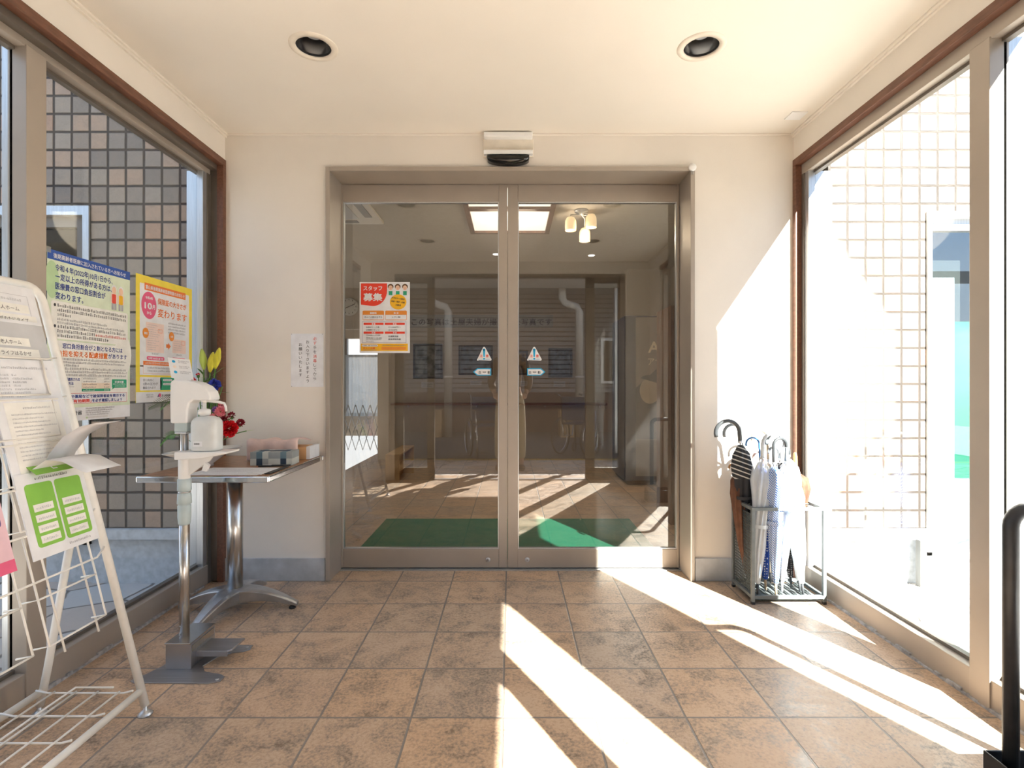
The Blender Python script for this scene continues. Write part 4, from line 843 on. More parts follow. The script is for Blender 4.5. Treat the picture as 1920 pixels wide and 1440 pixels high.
for k, (p0, p1, m, lb) in enumerate((((382, 692), (378, 654), 'bud_green', 'greenish yellow lily bud nearest the yellow poster'), ((394, 697), (400, 660), 'bud_yellow', 'bright yellow lily bud in the middle of the three'), ((404, 690), (412, 652), 'bud_yellow', 'tall yellow lily bud closest to the brown trim'))):
    a, c = A(*p0, 2.60), A(*p1, 2.60); t = thing('lily_bud', lb, 'flower', tuple(base), FG)
    b = MB(); stem(b, base, a, -.02, .0032); blade(b, a-Vector((0, 0, .03)), (rnd_ := (-.6 if k == 0 else .6), .2, .8), .07, .007); blade(b, a-Vector((0, 0, .07)), (-rnd_, -.3, .5), .08, .008); b.build('stem', t)
    d = (c-a); ln = d.length; q = d.to_track_quat('Z', 'Y').to_matrix().to_4x4(); Tm = Matrix.Translation(a) @ q
    MB().lathe([(.004, -.004), (.010, .01*ln/.1), (.0165, ln*.35), (.0165, ln*.55), (.010, ln*.85), (.003, ln)], (0, 0, 0), m, 24, T=Tm, pleat=.10, pn=3).build('bud', t)
t = thing('foliage_spray', 'dark green leafy spray behind the lilies', 'foliage', tuple(base), FG)
b = MB(); rnd = random.Random(5)
for k in range(5):
    e = A(385+k*8, 725+8*(k % 2), 2.58); pts = stem(b, base, e)
    for i in range(2, 8): blade(b, pts[i], (rnd.uniform(-1, 1), rnd.uniform(-1, .3), rnd.uniform(0, .8)), rnd.uniform(.035, .06), .006)
for k in range(9): blade(b, base, (rnd.uniform(-.3, 1), rnd.uniform(-1, 1), rnd.uniform(.1, .8)), rnd.uniform(.06, .11), .008)
b.build('leaves', t)
for (q0, q1, mt, lb, nn, wd) in (((300, 832), (330, 815), 'fern_green', 'bright green fern sprig drooping over the bowl rim', 12, .035), ((235, 762), (350, 750), 'fern_dark', 'long dark fern frond reaching past the posters', 22, .055), ((300, 765), (350, 742), 'fern_green', 'green fern frond arching behind the pump head', 16, .030)):
    t = thing('fern_frond', lb, 'foliage', tuple(base), FG); b = MB(); e0 = A(q1[0], q1[1], 2.52); e1 = A(q0[0], q0[1], 2.40 if q0[0] < 240 else 2.44)
    e1.x = max(e1.x, -1.64); pts = [base.lerp(e0, i/6)+Vector((0, 0, .02*sin(pi*i/6))) for i in range(7)]+[e0.lerp(e1, i/nn)+Vector((0, 0, .02*sin(pi*i/nn)-.01*i/nn)) for i in range(1, nn+1)]
    b.tube(pts, .0015, mt, 5)
    for i in range(4, len(pts)-1):
        d = (pts[i+1]-pts[i]).normalized(); sd = Vector((0, 0, 1)); w = wd*(1-(i-4)/(len(pts)-3))**.6
        for sg in (-1, 1): blade(b, pts[i], d*.6+sd*sg+Vector((0, -.3, 0)), w, .0028, mt, .1)
    b.build('frond', t)
t = thing('leaf_stem', 'single thin stem with one green leaf pointing at the door', 'foliage', tuple(base), FG); b = MB(); e = A(462, 808, 2.46); stem(b, base, e); blade(b, e, (1, 0, .1), .035, .006, 'bud_green', 0); b.build('stem', t)

# papers and small goods
t = thing('paper_sheets', 'printed paper sheets lying on the front of the table', 'paper', (-1.2, 2.38, ZTb))
for k, (x0, x1, y0, y1) in enumerate(((-1.40, -1.09, 2.275, 2.46), (-1.385, -1.075, 2.285, 2.47))):
    s = Sheet(Matrix.Translation((x0, y0, ZTb+.0010+.0014*k)), .01, gap=.0004); s.slab(0, 0, (x1-x0)*100, (y1-y0)*100, 'paper', .001)
    if k:
        for j in range(7): s.dashes(2, 2+j*2, 28-(j % 3)*3, .9, 'ink_light', 1)
    s.build('sheet', t)
tag(MB().box(-1.07, -1.045, 2.30, 2.50, ZTb, ZTb+.004, 'black_plastic').build('black_folder', bev=.001), 'thin black edged folder at the table edge', 'folder')
b = MB().tube([(-1.19, 2.50, ZTb+.005), (-1.05, 2.53, ZTb+.005)], [.0045, .004], 'black_plastic', 10); t = thing('pen', 'black pen lying in front of the checked box', 'pen', (-1.12, 2.51, ZTb)); b.build('barrel', t)
MB().box(-1.17, -1.13, 2.499, 2.506, ZTb+.009, ZTb+.0105, 'silver_alu').build('clip', t)
# checked tissue box
t = thing('checked_box', 'navy grey and cream checked fabric box on the table', 'box', (-1.155, 2.60, ZTb))
T = Matrix.Translation((-1.155, 2.60, ZTb)) @ Matrix.Rotation(R(4), 4, 'Z'); b = MB(); cm = ['pat_light', 'pat_blue', 'pat_grey', 'pat_navy', 'pat_light', 'pat_blue', 'pat_grey', 'pat_blue']
n = 7; w = .196/n
for i in range(n):
    for j in range(2):
        mt = ('pat_light', 'pat_blue', 'pat_grey', 'pat_navy')[(i*3+j*2) % 4] if i % 3 else ('pat_light', 'pat_grey')[j]
        b.box(-.098+i*w, -.098+(i+1)*w, -.05, .05, .0005+j*.032, .0325+j*.032, mt, T=T)
b.build('box_body', t); MB().box(-.07, .07, -.012, .012, .0645, .066, 'pat_navy', T=T).build('opening_slot', t)
# pink cloth draped on a box behind
t = thing('tissue_carton', 'white and brown cardboard box at the back corner of the table', 'box', (-1.10, 2.83, ZTb))
MB().box(-1.30, -1.065, 2.76, 2.895, ZTb, ZTb+.062, 'kraft').build('carton', t, bev=.001); MB().box(-1.065, -1.045, 2.76, 2.895, ZTb, ZTb+.066, 'paper').build('carton_end', t, bev=.001)
b = MB(); n, mm_ = 22, 12; vs = []; rnd = random.Random(9)
for i in range(n+1):
    for j in range(mm_+1):
        u, v = i/n, j/mm_; x = -1.345+.262*u; vv = v*2.2; y = 2.695 if vv < .6 else 2.695+(vv-.6)*.115
        z = (.004+.105*min(1, vv/.6)) if vv < .6 else .109+.006*sin(u*9)
        if vv >= .6: z -= .01*(vv-.6)
        z += .005*sin(13*u+4*v)*(.3+v); y += .008*sin(17*u+2)*(1-v); vs.append((x, y, ZTb+z))
b.add(vs, [(i*(mm_+1)+j, (i+1)*(mm_+1)+j, (i+1)*(mm_+1)+j+1, i*(mm_+1)+j+1) for i in range(n) for j in range(mm_)], 'pink_cloth', True)
o = b.build('pink_cloth', label='pale pink cloth folded behind the checked box', cat='cloth'); md = o.modifiers.new('s', 'SOLIDIFY'); md.thickness = .004

# ================================================================== UMBRELLA RACK
mat('rack_grey', (.15, .17, .175), .5, .2, var=.08, scale=30); mat('mesh_dark', (.10, .12, .12), .5, .4)
ux0, ux1, uy0, uy1, uz = 1.192, 1.562, 2.625, 2.868, .48
t = thing('umbrella_rack', 'grey metal framed umbrella rack with a perforated side and slatted tray', 'umbrella rack', ((ux0+ux1)/2, (uy0+uy1)/2, 0)); e = .016
for x in (ux0, ux1-e):
    for y in (uy0, uy1-e): q = MB().box(x, x+e, y, y+e, .012, uz, 'rack_grey').build('upright', t, bev=.001); MB().box(x, x+e, y, y+e, 0, .0122, 'black_plastic').build('rubber_foot', q)
for z in (uz-e, .028):
    b = MB(); b.box(ux0+e, ux1-e, uy0, uy0+e, z, z+e, 'rack_grey').box(ux0+e, ux1-e, uy1-e, uy1, z, z+e, 'rack_grey').box(ux0, ux0+e, uy0+e, uy1-e, z, z+e, 'rack_grey').box(ux1-e, ux1, uy0+e, uy1-e, z, z+e, 'rack_grey')
    b.build('top_rim' if z > .1 else 'bottom_rim', t, bev=.001)
b = MB(); b.box(ux0+e, ux1-e, uy0+e, uy1-e, .016, .020, 'mesh_dark')
for k in range(9): b.box(ux0+.03+k*.036, ux0+.044+k*.036, uy0+e, uy1-e, .030, .034, 'rack_grey')
b.build('drip_tray', t)
# perforated panel: lattice of thin strips
b = MB(); X = ux0+.006
for k in range(27): z = .06+k*.0145; b.box(X, X+.0015, uy0+e, uy1-e, z, z+.006, 'mesh_dark')
for k in range(15): y = uy0+e+.003+k*.0145; b.box(X, X+.0015, y, y+.006, .055, .445, 'mesh_dark')
b.build('perforated_panel', t)
b = MB()
for k in (1, 2): x = ux0+(ux1-ux0)*k/3; b.tube([(x, uy0+.01, uz-.008), (x, uy1-.01, uz-.008)], .0025, 'rack_grey', 8)
b.tube([(ux0+.01, (uy0+uy1)/2, uz-.008), (ux1-.01, (uy0+uy1)/2, uz-.008)], .0025, 'rack_grey', 8); b.build('divider_wires', t)
def stripes(name, c1, c2, scale, ang=(0, 0, 0), th=.5, typ='BANDS', zmin=None):
    m = bpy.data.materials.new(name); m.use_nodes = True; nt = m.node_tree; bs = nt.nodes['Principled BSDF']; bs.inputs['Roughness'].default_value = .7
    tc = N(nt, 'ShaderNodeTexCoord'); mp = N(nt, 'ShaderNodeMapping'); mp.inputs['Rotation'].default_value = ang; L(nt, tc, 'Object', mp, 0)
    if typ == 'BANDS': w = N(nt, 'ShaderNodeTexWave', i_Scale=float(scale)); L(nt, mp, 0, w, 'Vector'); f = 'Fac'
    else: w = N(nt, 'ShaderNodeTexVoronoi', i_Scale=float(scale)); w.inputs['Randomness'].default_value = .25; L(nt, mp, 0, w, 'Vector'); f = 'Distance'
    r = ramp(nt, [(0, c1), (th, c2)], 'CONSTANT'); L(nt, w, f, r, 0); L(nt, r, 0, bs, 'Base Color'); MATS[name] = m
    if zmin:                                 # only the folded border of the cloth is striped
        sp = N(nt, 'ShaderNodeSeparateXYZ'); L(nt, tc, 'Object', sp, 0); gt = N(nt, 'ShaderNodeMath', operation='GREATER_THAN', n_1=zmin); L(nt, sp, 'Z', gt, 0)
        mx = N(nt, 'ShaderNodeMix', data_type='RGBA'); L(nt, gt, 0, mx, 0); mx.inputs[6].default_value = (*c2, 1); L(nt, r, 0, mx, 7); L(nt, mx, 2, bs, 'Base Color')
stripes('stripe_black', (.6, .6, .58), (.02, .022, .028), 14, (0, R(70), 0), .16, zmin=.60); stripes('stripe_blue', (.03, .14, .5), (.7, .78, .85), 45, (0, R(40), R(30)), .5); stripes('dots_navy', (.75, .8, .85), (.01, .07, .38), 75, th=.3, typ='D'); stripes('dots_black', (.7, .7, .7), (.015, .015, .02), 90, th=.35, typ='D')
mat('cloth_black', (.022, .025, .032), .75); mat('cloth_grey', (.10, .11, .13), .75); mat('cloth_brown', (.15, .065, .035), .75, var=.15, scale=30); mat('cloth_white', (.78, .80, .80), .6); mat('vinyl', (.80, .86, .90), .25, alpha=.55); mat('cloth_blue', (.25, .42, .62), .6); mat('cloth_beige', (.55, .48, .38), .7)
mat('handle_dark', (.05, .055, .06), .35); mat('handle_grey', (.22, .25, .27), .35); mat('handle_tan', (.45, .35, .22), .4); mat('handle_blue', (.03, .15, .40), .35); mat('handle_white', (.62, .68, .72), .35); mat('handle_wood', (.50, .26, .10), .4); mat('handle_pink', (.7, .40, .33), .4)
def umbrella(tip, top, up, hr, hang, hm, cm, rmax, label, hooked=True, strap=None, loose=0, seed=0, hth=.0085, tipm='handle_dark', cut=1.0):
    rnd = random.Random(seed); tip, top = Vector(tip), Vector(top); d = (top-tip).normalized(); ln = (top-tip).length
    t = thing('umbrella', label, 'umbrella', tuple(tip), 'umbrellas standing in the rack')
    q = d.to_track_quat('Z', 'Y').to_matrix().to_4x4(); T = Matrix.Translation(tip) @ q
    prof = [(.007, .055), (.011, .06), (.016, .12), (.55*rmax+.006, ln*.35), (rmax*.85, ln*.6), (rmax*(1+loose), ln*.84), (rmax*(.8+loose), ln*.93), (.012, ln*.995)]
    n = 40; vs = []
    for i, (r, h) in enumerate(prof):
        for j in range(n):
            a = 2*pi*j/n+h*2.2; rr = r*(1+(.20 if 0 < i < 7 else 0)*cos(8*(2*pi*j/n))+(rnd.uniform(-.1, .1) if 2 < i < 7 else 0)*loose); vs.append((rr*cos(a), rr*sin(a), h+(rnd.uniform(-.012, .012) if i in (5, 6) else 0)))
    MB().add(vs, [(i*n+j, i*n+(j+1) % n, (i+1)*n+(j+1) % n, (i+1)*n+j) for i in range(7) for j in range(n)]+[tuple(7*n+j for j in range(n))], cm, True, T).build('canopy', t)
    MB().lathe([(.0035, 0), (.0055, .003), (.0065, .055)], (0, 0, 0), tipm, 12, T=T).build('ferrule', t)
    MB().tube([top-d*.03, top+d*.02], .004, 'steel', 8).build('shaft', t)
    s0 = top+d*.012; b = MB()
    if hooked:
        pts = [s0, s0+d*up*.5, s0+d*up]; h = Vector((cos(R(hang)), sin(R(hang)), 0)); h = (h-d*h.dot(d)).normalized(); c = s0+d*up+h*hr
        for k in range(1, 13): a = pi-pi*1.08*k/12; pts.append(c+h*hr*cos(a)+d*hr*sin(a))
        b.tube(pts, [hth]*len(pts), hm, 14)
    else: b.lathe([(hth*.8, 0), (hth*1.2, .01), (hth*1.25, up*.8), (hth*.9, up), (hth*.3, up+.004)], (0, 0, 0), hm, 16, T=Matrix.Translation(s0) @ q)
    b.build('handle', t); MB().lathe([(hth*1.15, 0), (hth*1.15, .012)], (0, 0, ln+.008), 'silver_alu', 14, T=T).build('collar', t)
    if strap: MB().lathe([(rmax*1.06, strap*ln), (rmax*1.08, strap*ln+.006), (rmax*1.06, strap*ln+.018)], (0, 0, 0), cm, 24, T=T, caps=False).build('strap', t)
def U(tp, tY, top, Y, *a, **k): umbrella(at(tp[0], tp[1], tY) if tp[1] else None, at(top[0], top[1], Y), *a, **k)
def tipz(px, Y, z=.036): return ((px-958)/995*Y, Y, z)
umbrella(tipz(1407, 2.80), at(1388, 833, 2.76), .055, .062, 182, 'handle_dark', 'stripe_black', .045, 'black umbrella with thin white stripes and a thick dark hook, tallest in the rack', strap=.62, seed=1, hth=.0105)
umbrella(tipz(1430, 2.84), at(1397, 856, 2.83), .12, .048, 182, 'handle_grey', 'cloth_grey', .036, 'charcoal umbrella with a shiny grey hook behind the white striped black one', seed=2, hth=.0085)
umbrella(tipz(1436, 2.72), at(1425, 866, 2.74), .08, .034, 180, 'handle_blue', 'dots_navy', .030, 'navy umbrella with white dots and a thin blue hook', seed=3, hth=.005, tipm='handle_tan')
umbrella(tipz(1445, 2.82), at(1440, 868, 2.82), .12, .042, 180, 'handle_tan', 'cloth_beige', .030, 'beige umbrella with a slim tan hook', seed=4, hth=.0065)
umbrella(tipz(1420, 2.66), at(1429, 864, 2.68), .075, .055, 0, 'handle_white', 'vinyl', .036, 'clear vinyl umbrella with a white hook at the front of the rack', loose=.25, seed=5, hth=.009, strap=.5)
umbrella(tipz(1466, 2.70), at(1474, 872, 2.72), .10, .052, 180, 'handle_grey', 'cloth_white', .036, 'white umbrella with a grey hook in the middle of the rack', loose=.2, seed=6, hth=.0095, tipm='handle_white')
umbrella(tipz(1455, 2.66), at(1451, 874, 2.66), .09, .036, 10, 'handle_dark', 'stripe_blue', .036, 'white umbrella with fine blue stripes and a dark hook', loose=.15, seed=7, hth=.0075, tipm='handle_tan', strap=.55)
umbrella(tipz(1484, 2.74), at(1462, 866, 2.80), .04, .026, 178, 'handle_grey', 'dots_black', .030, 'black umbrella with small white dots leaning behind the white ones', seed=8, hth=.007)
umbrella(tipz(1500, 2.70), at(1479, 860, 2.76), .045, .0, 0, 'handle_dark', 'cloth_white', .036, 'white umbrella with a short straight dark handle', hooked=False, loose=.2, seed=9, hth=.009)
umbrella(tipz(1500, 2.80), at(1492, 884, 2.78), .085, .0, 0, 'handle_wood', 'cloth_brown', .034, 'reddish brown umbrella with a straight wooden handle next to the window', hooked=False, loose=.6, seed=10, hth=.0085)
umbrella((1.222, 2.73, .06), (1.188, 2.80, .62), .02, .018, 190, 'handle_wood', 'cloth_brown', .036, 'short brown folded umbrella hooked inside the perforated side', seed=11, hth=.005)
umbrella(tipz(1420, 2.78), at(1430, 880, 2.80), .05, .026, 180, 'handle_pink', 'cloth_blue', .030, 'pale blue umbrella with a small pinkish hook', seed=12, hth=.006)
umbrella(tipz(1506, 2.66), at(1484, 900, 2.68), .02, .020, 0, 'handle_white', 'vinyl', .040, 'clear vinyl umbrella with a small white hook closest to the window sill', loose=.2, seed=13, hth=.006)

# ================================================================== BLACK HOOP HANDLE STAND (right foreground)
t = thing('hoop_stand', 'black steel hoop standing in a heavy black base box by the street doorway', 'stand', (1.40, 1.36, 0))
pts = [(1.303, 1.383, .03), (1.303, 1.383, .72)]
for k in range(1, 7): a = pi/2*k/6; pts.append((1.303+.045*(1-cos(a)), 1.383, .72+.045*sin(a)))
pts += [(1.50-.045*0, 1.383, .765)]
for k in range(1, 7): a = pi/2*k/6; pts.append((1.50+.045*sin(a), 1.383, .765-.045*(1-cos(a))))
pts += [(1.545, 1.383, .03)]
MB().tube(pts, .0175, 'black_metal', 20).build('hoop', t)
x0, x1, y0, y1, h, w = 1.262, 1.566, 1.27, 1.42, .114, .006
b = MB().box(x0, x1, y0, y1, 0, .01, 'black_metal').box(x0, x0+w, y0, y1, .01, h, 'black_metal').box(x1-w, x1, y0, y1, .01, h, 'black_metal').box(x0+w, x1-w, y0, y0+w, .01, h, 'black_metal').box(x0+w, x1-w, y1-w, y1, .01, h, 'black_metal')
b.build('base_box', t, bev=.003, seg=3); MB().lathe([(0, -.001), (.009, -.001), (.009, .001)], (x0-.0005, 1.345, .085), 'silver_alu', 20, 'x').build('round_plug', t)

# ================================================================== LOBBY BEHIND THE DOORS
mat('dark_skirt', (.13, .075, .07), .7); mat('lobby_wall', (.50, .43, .35), .8, var=.03, scale=3); mat('lobby_ceiling', (.48, .43, .36), .8); mat('brown_door', (.16, .075, .04), .45, var=.15, scale=6, stretch=(6, 6, 1)); mat('hand_rail', (.22, .10, .05), .4)
mat('light_wood', (.55, .36, .18), .5, var=.12, scale=8, stretch=(1, 8, 1)); mat('navy_panel', (.018, .024, .055), .3); mat('vend_grey', (.30, .27, .25), .35); mat('logo_cream', (.95, .82, .6), .4)
mat('lamp_on', (1, .9, .7), .5, emit=(1, .86, .62), es=1.6); mat('panel_on', (1, .95, .85), .5, emit=(1, .93, .78), es=.75); mat('shade_glass', (.95, .8, .55), .4, emit=(1, .70, .36), es=.5); mat('spot_on', (1, 1, 1), .5, emit=(1, .95, .9), es=4)
mat('banner_film', (.62, .62, .62), .5, alpha=.55); mat('frame_black', (.012, .013, .016), .4); mat('photo_blue', (.10, .16, .24), .3, var=.6, scale=9, col2=(.012, .018, .03)); mat('photo_grey', (.20, .22, .22), .3, var=.6, scale=12, col2=(.02, .03, .035)); mat('photo_amber', (.35, .22, .06), .3, var=.5, scale=10, col2=(.01, .01, .01)); mat('caption', (.60, .58, .54), .5)
mat('curtain', (.62, .72, .82), .9, trans=0, alpha=.8, var=.08, scale=60); mat('clock_face', (.70, .70, .64), .5)
YI0, YI1 = YD+.09, 7.8
struct(MB().box(-3.6, 2.2, YI0, 11.4, 2.5, 2.6, 'lobby_ceiling'), 'ceiling_inside', 'dim beige lobby ceiling behind the sliding doors', 'ceiling')
struct(MB().box(-1.85, 2.2, YI1, YI1+.12, 0, 2.5, 'lobby_wall').box(-3.6, -1.85, YI1, YI1+.12, 1.9, 2.5, 'lobby_wall').box(-1.93, -1.77, YI1-.12, YI1+.13, 0, 2.5, 'lobby_wall'), 'wall_inside_back', 'far beige lobby wall carrying the framed photographs', 'wall')
struct(MB().box(1.95, 2.2, YI0, YI1, 0, 2.5, 'lobby_wall').box(1.42, 1.95, 6.5, 6.9, 0, 2.5, 'lobby_wall'), 'wall_inside_right', 'lobby side wall with a projecting pillar behind the vending machine', 'wall')
struct(MB().box(-3.6, -3.5, YI0, 11.2, 0, 2.5, 'lobby_wall'), 'wall_inside_left', 'lobby side wall leading back to the curtained window', 'wall')
struct(MB().box(-1.85, -1.80, 7.9, 11.2, 0, 2.5, 'lobby_wall'), 'wall_inside_corridor', 'wall of the corridor leading to the curtained window', 'wall')
struct(MB().box(-3.6, -1.8, 11.2, 11.3, 0, .48, 'lobby_wall').box(-3.6, -1.8, 11.2, 11.3, 2.05, 2.5, 'lobby_wall').box(-2.6, -1.8, 11.2, 11.3, .48, 2.05, 'lobby_wall').box(-3.6, -2.6, 11.19, 11.31, 1.66, 1.71, 'bronze_dark').box(-3.52, -3.46, 11.19, 11.31, .48, 2.05, 'bronze_dark').box(-2.66, -2.6, 11.19, 11.31, .48, 2.05, 'bronze_dark'), 'window_7', 'bright far window at the end of the lobby corridor', 'window')
struct(MB().box(-3.6, YI0*0-1.03, YB+.221, YI0+.02, 0, 2.5, 'lobby_wall').box(1.02, 2.2, YB+.221, YI0+.02, 0, 2.5, 'lobby_wall').box(-1.03, 1.02, YB+.29, YI0+.02, DZ+.05, 2.5, 'lobby_wall'), 'wall_inside_front', 'lobby side of the wall round the sliding doors', 'wall')
b = MB(); n = 60; vs = []
for i in range(n+1):
    x = -3.5+.88*i/n; y = 11.1+.025*sin(i*1.3)+.01*sin(i*3.1); vs += [(x, y, .42), (x, y, 1.70)]
b.add(vs, [(2*i, 2*i+2, 2*i+3, 2*i+1) for i in range(n)], 'curtain', True)
tag(b.build('curtain'), 'pale blue backlit curtain hanging at the far corridor window', 'curtain')
t = thing('expanding_gate', 'folding lattice gate across the corridor below the clock', 'gate', (-2.2, 7.95, 0)); b = MB()
for k in range(7):
    x = -2.55+k*.11
    for z0 in (.10, .42):
        b.tube([(x, 7.95, z0), (x+.11, 7.95, z0+.36)], .006, 'silver_alu', 6); b.tube([(x+.11, 7.955, z0), (x, 7.955, z0+.36)], .006, 'silver_alu', 6)
b.build('lattice', t)
MB().box(-2.60, -2.55, 7.93, 7.97, 0, .85, 'bronze_dark').build('gate_post', t); MB().box(-1.97, -1.935, 7.93, 7.97, 0, .85, 'bronze_dark').build('gate_post', t)
# clock
t = thing('wall_clock', 'round pale wall clock above the corridor opening', 'clock', (-2.37, YI1, 2.225))
MB().lathe([(0, -.03), (.115, -.03), (.13, -.025), (.13, -.001)], (-2.37, YI1, 2.225), 'clock_face', 40, 'y').build('case', t)
b = MB()
for k in range(12): a = R(30*k); b.box(-2.37+.1*sin(a)-.004, -2.37+.1*sin(a)+.004, YI1-.034, YI1-.031, 2.225+.1*cos(a)-.01, 2.225+.1*cos(a)+.01, 'ink')
b.build('dial_marks', t)
b = MB(); b.tube([(-2.37, YI1-.036, 2.225), (-2.285, YI1-.036, 2.262)], .005, 'ink', 6); b.build('hand', t); b = MB(); b.tube([(-2.37, YI1-.038, 2.225), (-2.42, YI1-.038, 2.20)], .006, 'ink', 6); b.build('hand', t)
# framed photographs, captions
for k, (x0, x1, y0, y1, pm, cap, lb) in enumerate((((775-958)/995*YI1, (830-958)/995*YI1, 710, 645, 'photo_grey', (790, 813, 727, 716), 'black framed photograph nearest the clock'), ((860-958)/995*YI1, (924-958)/995*YI1, 703, 648, 'photo_blue', (882, 903, 722, 714), 'black framed photograph in the middle, behind the blue caution stickers'), ((1028-958)/995*YI1, (1073-958)/995*YI1, 708, 653, 'photo_blue', (1038, 1060, 725, 715), 'bluish framed photograph nearest the vending machine'), ((957-958)/995*YI1, (990-958)/995*YI1, 703, 658, 'photo_amber', (974, 989, 724, 714), 'dark amber framed photograph behind the meeting edges of the doors'))):
    z0, z1 = 1.092-(y0-720)/995*YI1, 1.092-(y1-720)/995*YI1; t = thing('framed_photograph', lb, 'picture', ((x0+x1)/2, YI1, z0), 'framed photographs on the lobby wall')
    b = MB(); f = .03
    for a in ((x0, x1, z0, z0+f), (x0, x1, z1-f, z1), (x0, x0+f, z0+f, z1-f), (x1-f, x1, z0+f, z1-f)): b.box(a[0], a[1], YI1-.025, YI1, a[2], a[3], 'frame_black')
    b.build('frame', t); MB().box(x0+f, x1-f, YI1-.01, YI1, z0+f, z1-f, pm).build('print', t)
    cx0, cx1 = (cap[0]-958)/995*YI1, (cap[1]-958)/995*YI1; cz0, cz1 = 1.092-(cap[2]-720)/995*YI1, 1.092-(cap[3]-720)/995*YI1
    s = Sheet(frame_T((cx0, YI1-.003, cz0), (1, 0, 0), (0, 0, 1)), .01, gap=.001); s.slab(0, 0, (cx1-cx0)*100, (cz1-cz0)*100, 'caption', .002); s.dashes(1.5, 4.2, (cx1-cx0)*100-1.5, 2, 'ink_grey', 1); s.dashes(1.5, 1.2, (cx1-cx0)*100-3, 2, 'ink_grey', 1)
    s.build('caption_card', label=('small caption card under the ' + lb.replace('photograph', 'photo')), cat='card', group='caption cards under the photographs')
s = Sheet(frame_T((-1.50, YI1-.002, 1.92), (1, 0, 0), (0, 0, 1)), .01, gap=.002); s.slab(0, 0, 212, 19, 'banner_film', .001)
msg = 'この写真は土屋夫婦が撮影した写真です'
for i, ch in enumerate(msg): s.text(ch, 8+i*11.6, 4.2, 11, 'ink', 1, align='c', weight=.03)
s.build('wall_banner', label='long pale strip with one line of dark lettering on the lobby wall', cat='sign')
t = thing('hand_rail', 'brown wooden handrail along the far lobby wall', 'handrail', (0, YI1, .8)); MB().tube([(-1.75, YI1-.07, .80), (1.4, YI1-.07, .80)], .02, 'hand_rail', 12).build('rail', t)
for x in (-1.5, -.5, .5, 1.3): MB().tube([(x, YI1, .76), (x, YI1-.07, .76), (x, YI1-.07, .79)], .008, 'silver_alu', 8).build('rail_bracket', t)
# vending machine
t = thing('vending_machine', 'dark drinks vending machine with a pale logo at the lobby side', 'vending machine', (1.6, 6.0, 0))
MB().box(1.225, 1.93, 5.72, 6.42, .05, 1.83, 'navy_panel').box(1.26, 1.9, 5.75, 6.4, 0, .05, 'black_plastic').build('cabinet_body', t, bev=.01)
s = Sheet(frame_T((1.345, 5.712, .1), (1, 0, 0), (0, 0, 1)), .01, gap=.001); s.slab(0, 0, 57, 171, 'vend_grey', .006); s.poly([(0, 40), (0, 95), (25, 118), (57, 118), (57, 40)], 'cloth_grey', 1)
s.text('Asahi', 13, 133, 17, 'logo_cream', 2, 40, weight=.03); s.text('アサヒ飲料', 13, 120, 9, 'logo_cream', 2, 40, weight=.01)
s.disc(15, 92, 11, 14, 'cloth_beige', 2); s.disc(13, 96, 12, 13, 'cloth_grey', 2.5, a0=.3, a1=2.4); s.build('front_panel', t)
# brown shoe locker
t = thing('wooden_locker', 'tall dark brown wooden locker just inside the right door leaf', 'cabinet', (1.4, 4.3, 0)); MB().box(1.235, 1.7, 4.10, 4.5, 0, 1.70, 'brown_door').build('carcass', t, bev=.004)
for k in range(4):
    d = MB().box(1.25, 1.69, 4.088, 4.10, .05+k*.41, .44+k*.41, 'brown_door').build('door', t, bev=.002); MB().lathe([(0, -.02), (.012, -.018), (.008, 0)], (1.29, 4.088, .25+k*.41), 'silver_alu', 12, 'y').build('knob', d)
t = thing('wooden_step_box', 'light wooden low shoe shelf box at the lobby edge', 'shelf', (-1.4, 5.7, 0)); MB().box(-1.34, -1.19, 5.66, 5.68, 0, .34, 'light_wood').box(-1.34, -1.19, 6.5, 6.52, 0, .34, 'light_wood').box(-1.34, -1.19, 5.68, 6.5, .32, .34, 'light_wood').box(-1.34, -1.32, 5.68, 6.5, 0, .32, 'light_wood').build('carcass', t, bev=.003); MB().box(-1.32, -1.19, 5.68, 6.5, .15, .165, 'light_wood').build('shelf_board', t)
# mats
o = MB().box(-1.0, .95, 3.30, 4.26, .0, .012, 'green_mat').build('door_mat', bev=.004, label='bright green bristle door mat inside the sliding doors', cat='mat')
# ceiling things
t = thing('ceiling_cassette', 'square air conditioner cassette in the lobby ceiling', 'air conditioner', (-1.55, 4.15, 2.5))
MB().box(-2.0, -1.10, 3.7, 4.6, 2.475, 2.5, 'cream_plastic').build('panel', t, bev=.006); MB().box(-1.83, -1.27, 3.87, 4.43, 2.468, 2.476, 'pale_grey').build('intake_grille', t, bev=.003)
for a in ((-1.8, -1.3, 3.75, 3.81), (-1.8, -1.3, 4.49, 4.55), (-1.95, -1.89, 3.9, 4.4), (-1.21, -1.15, 3.9, 4.4)): MB().box(a[0], a[1], a[2], a[3], 2.471, 2.476, 'bronze_dark').build('louvre', t)
t = thing('ceiling_light_panel', 'square lit ceiling panel glowing cream in the lobby', 'ceiling light', (0, 4.4, 2.5))
MB().box(-.33, .31, 3.70, 4.18, 2.49, 2.4995, 'panel_on').box(-.33, .31, 4.24, 4.84, 2.49, 2.4995, 'panel_on').build('diffuser', t)
b = MB()
for a in ((-.37, -.33, 3.66, 4.88), (.31, .35, 3.66, 4.88), (-.33, .31, 4.18, 4.24), (-.33, .31, 4.84, 4.88), (-.33, .31, 3.66, 3.70)): b.box(a[0], a[1], a[2], a[3], 2.47, 2.5, 'brown_door')
b.build('frame', t)
t = thing('three_shade_ceiling_lamp', 'ceiling lamp with three glowing cream glass shades in the lobby', 'ceiling lamp', (.57, 4.3, 2.5))
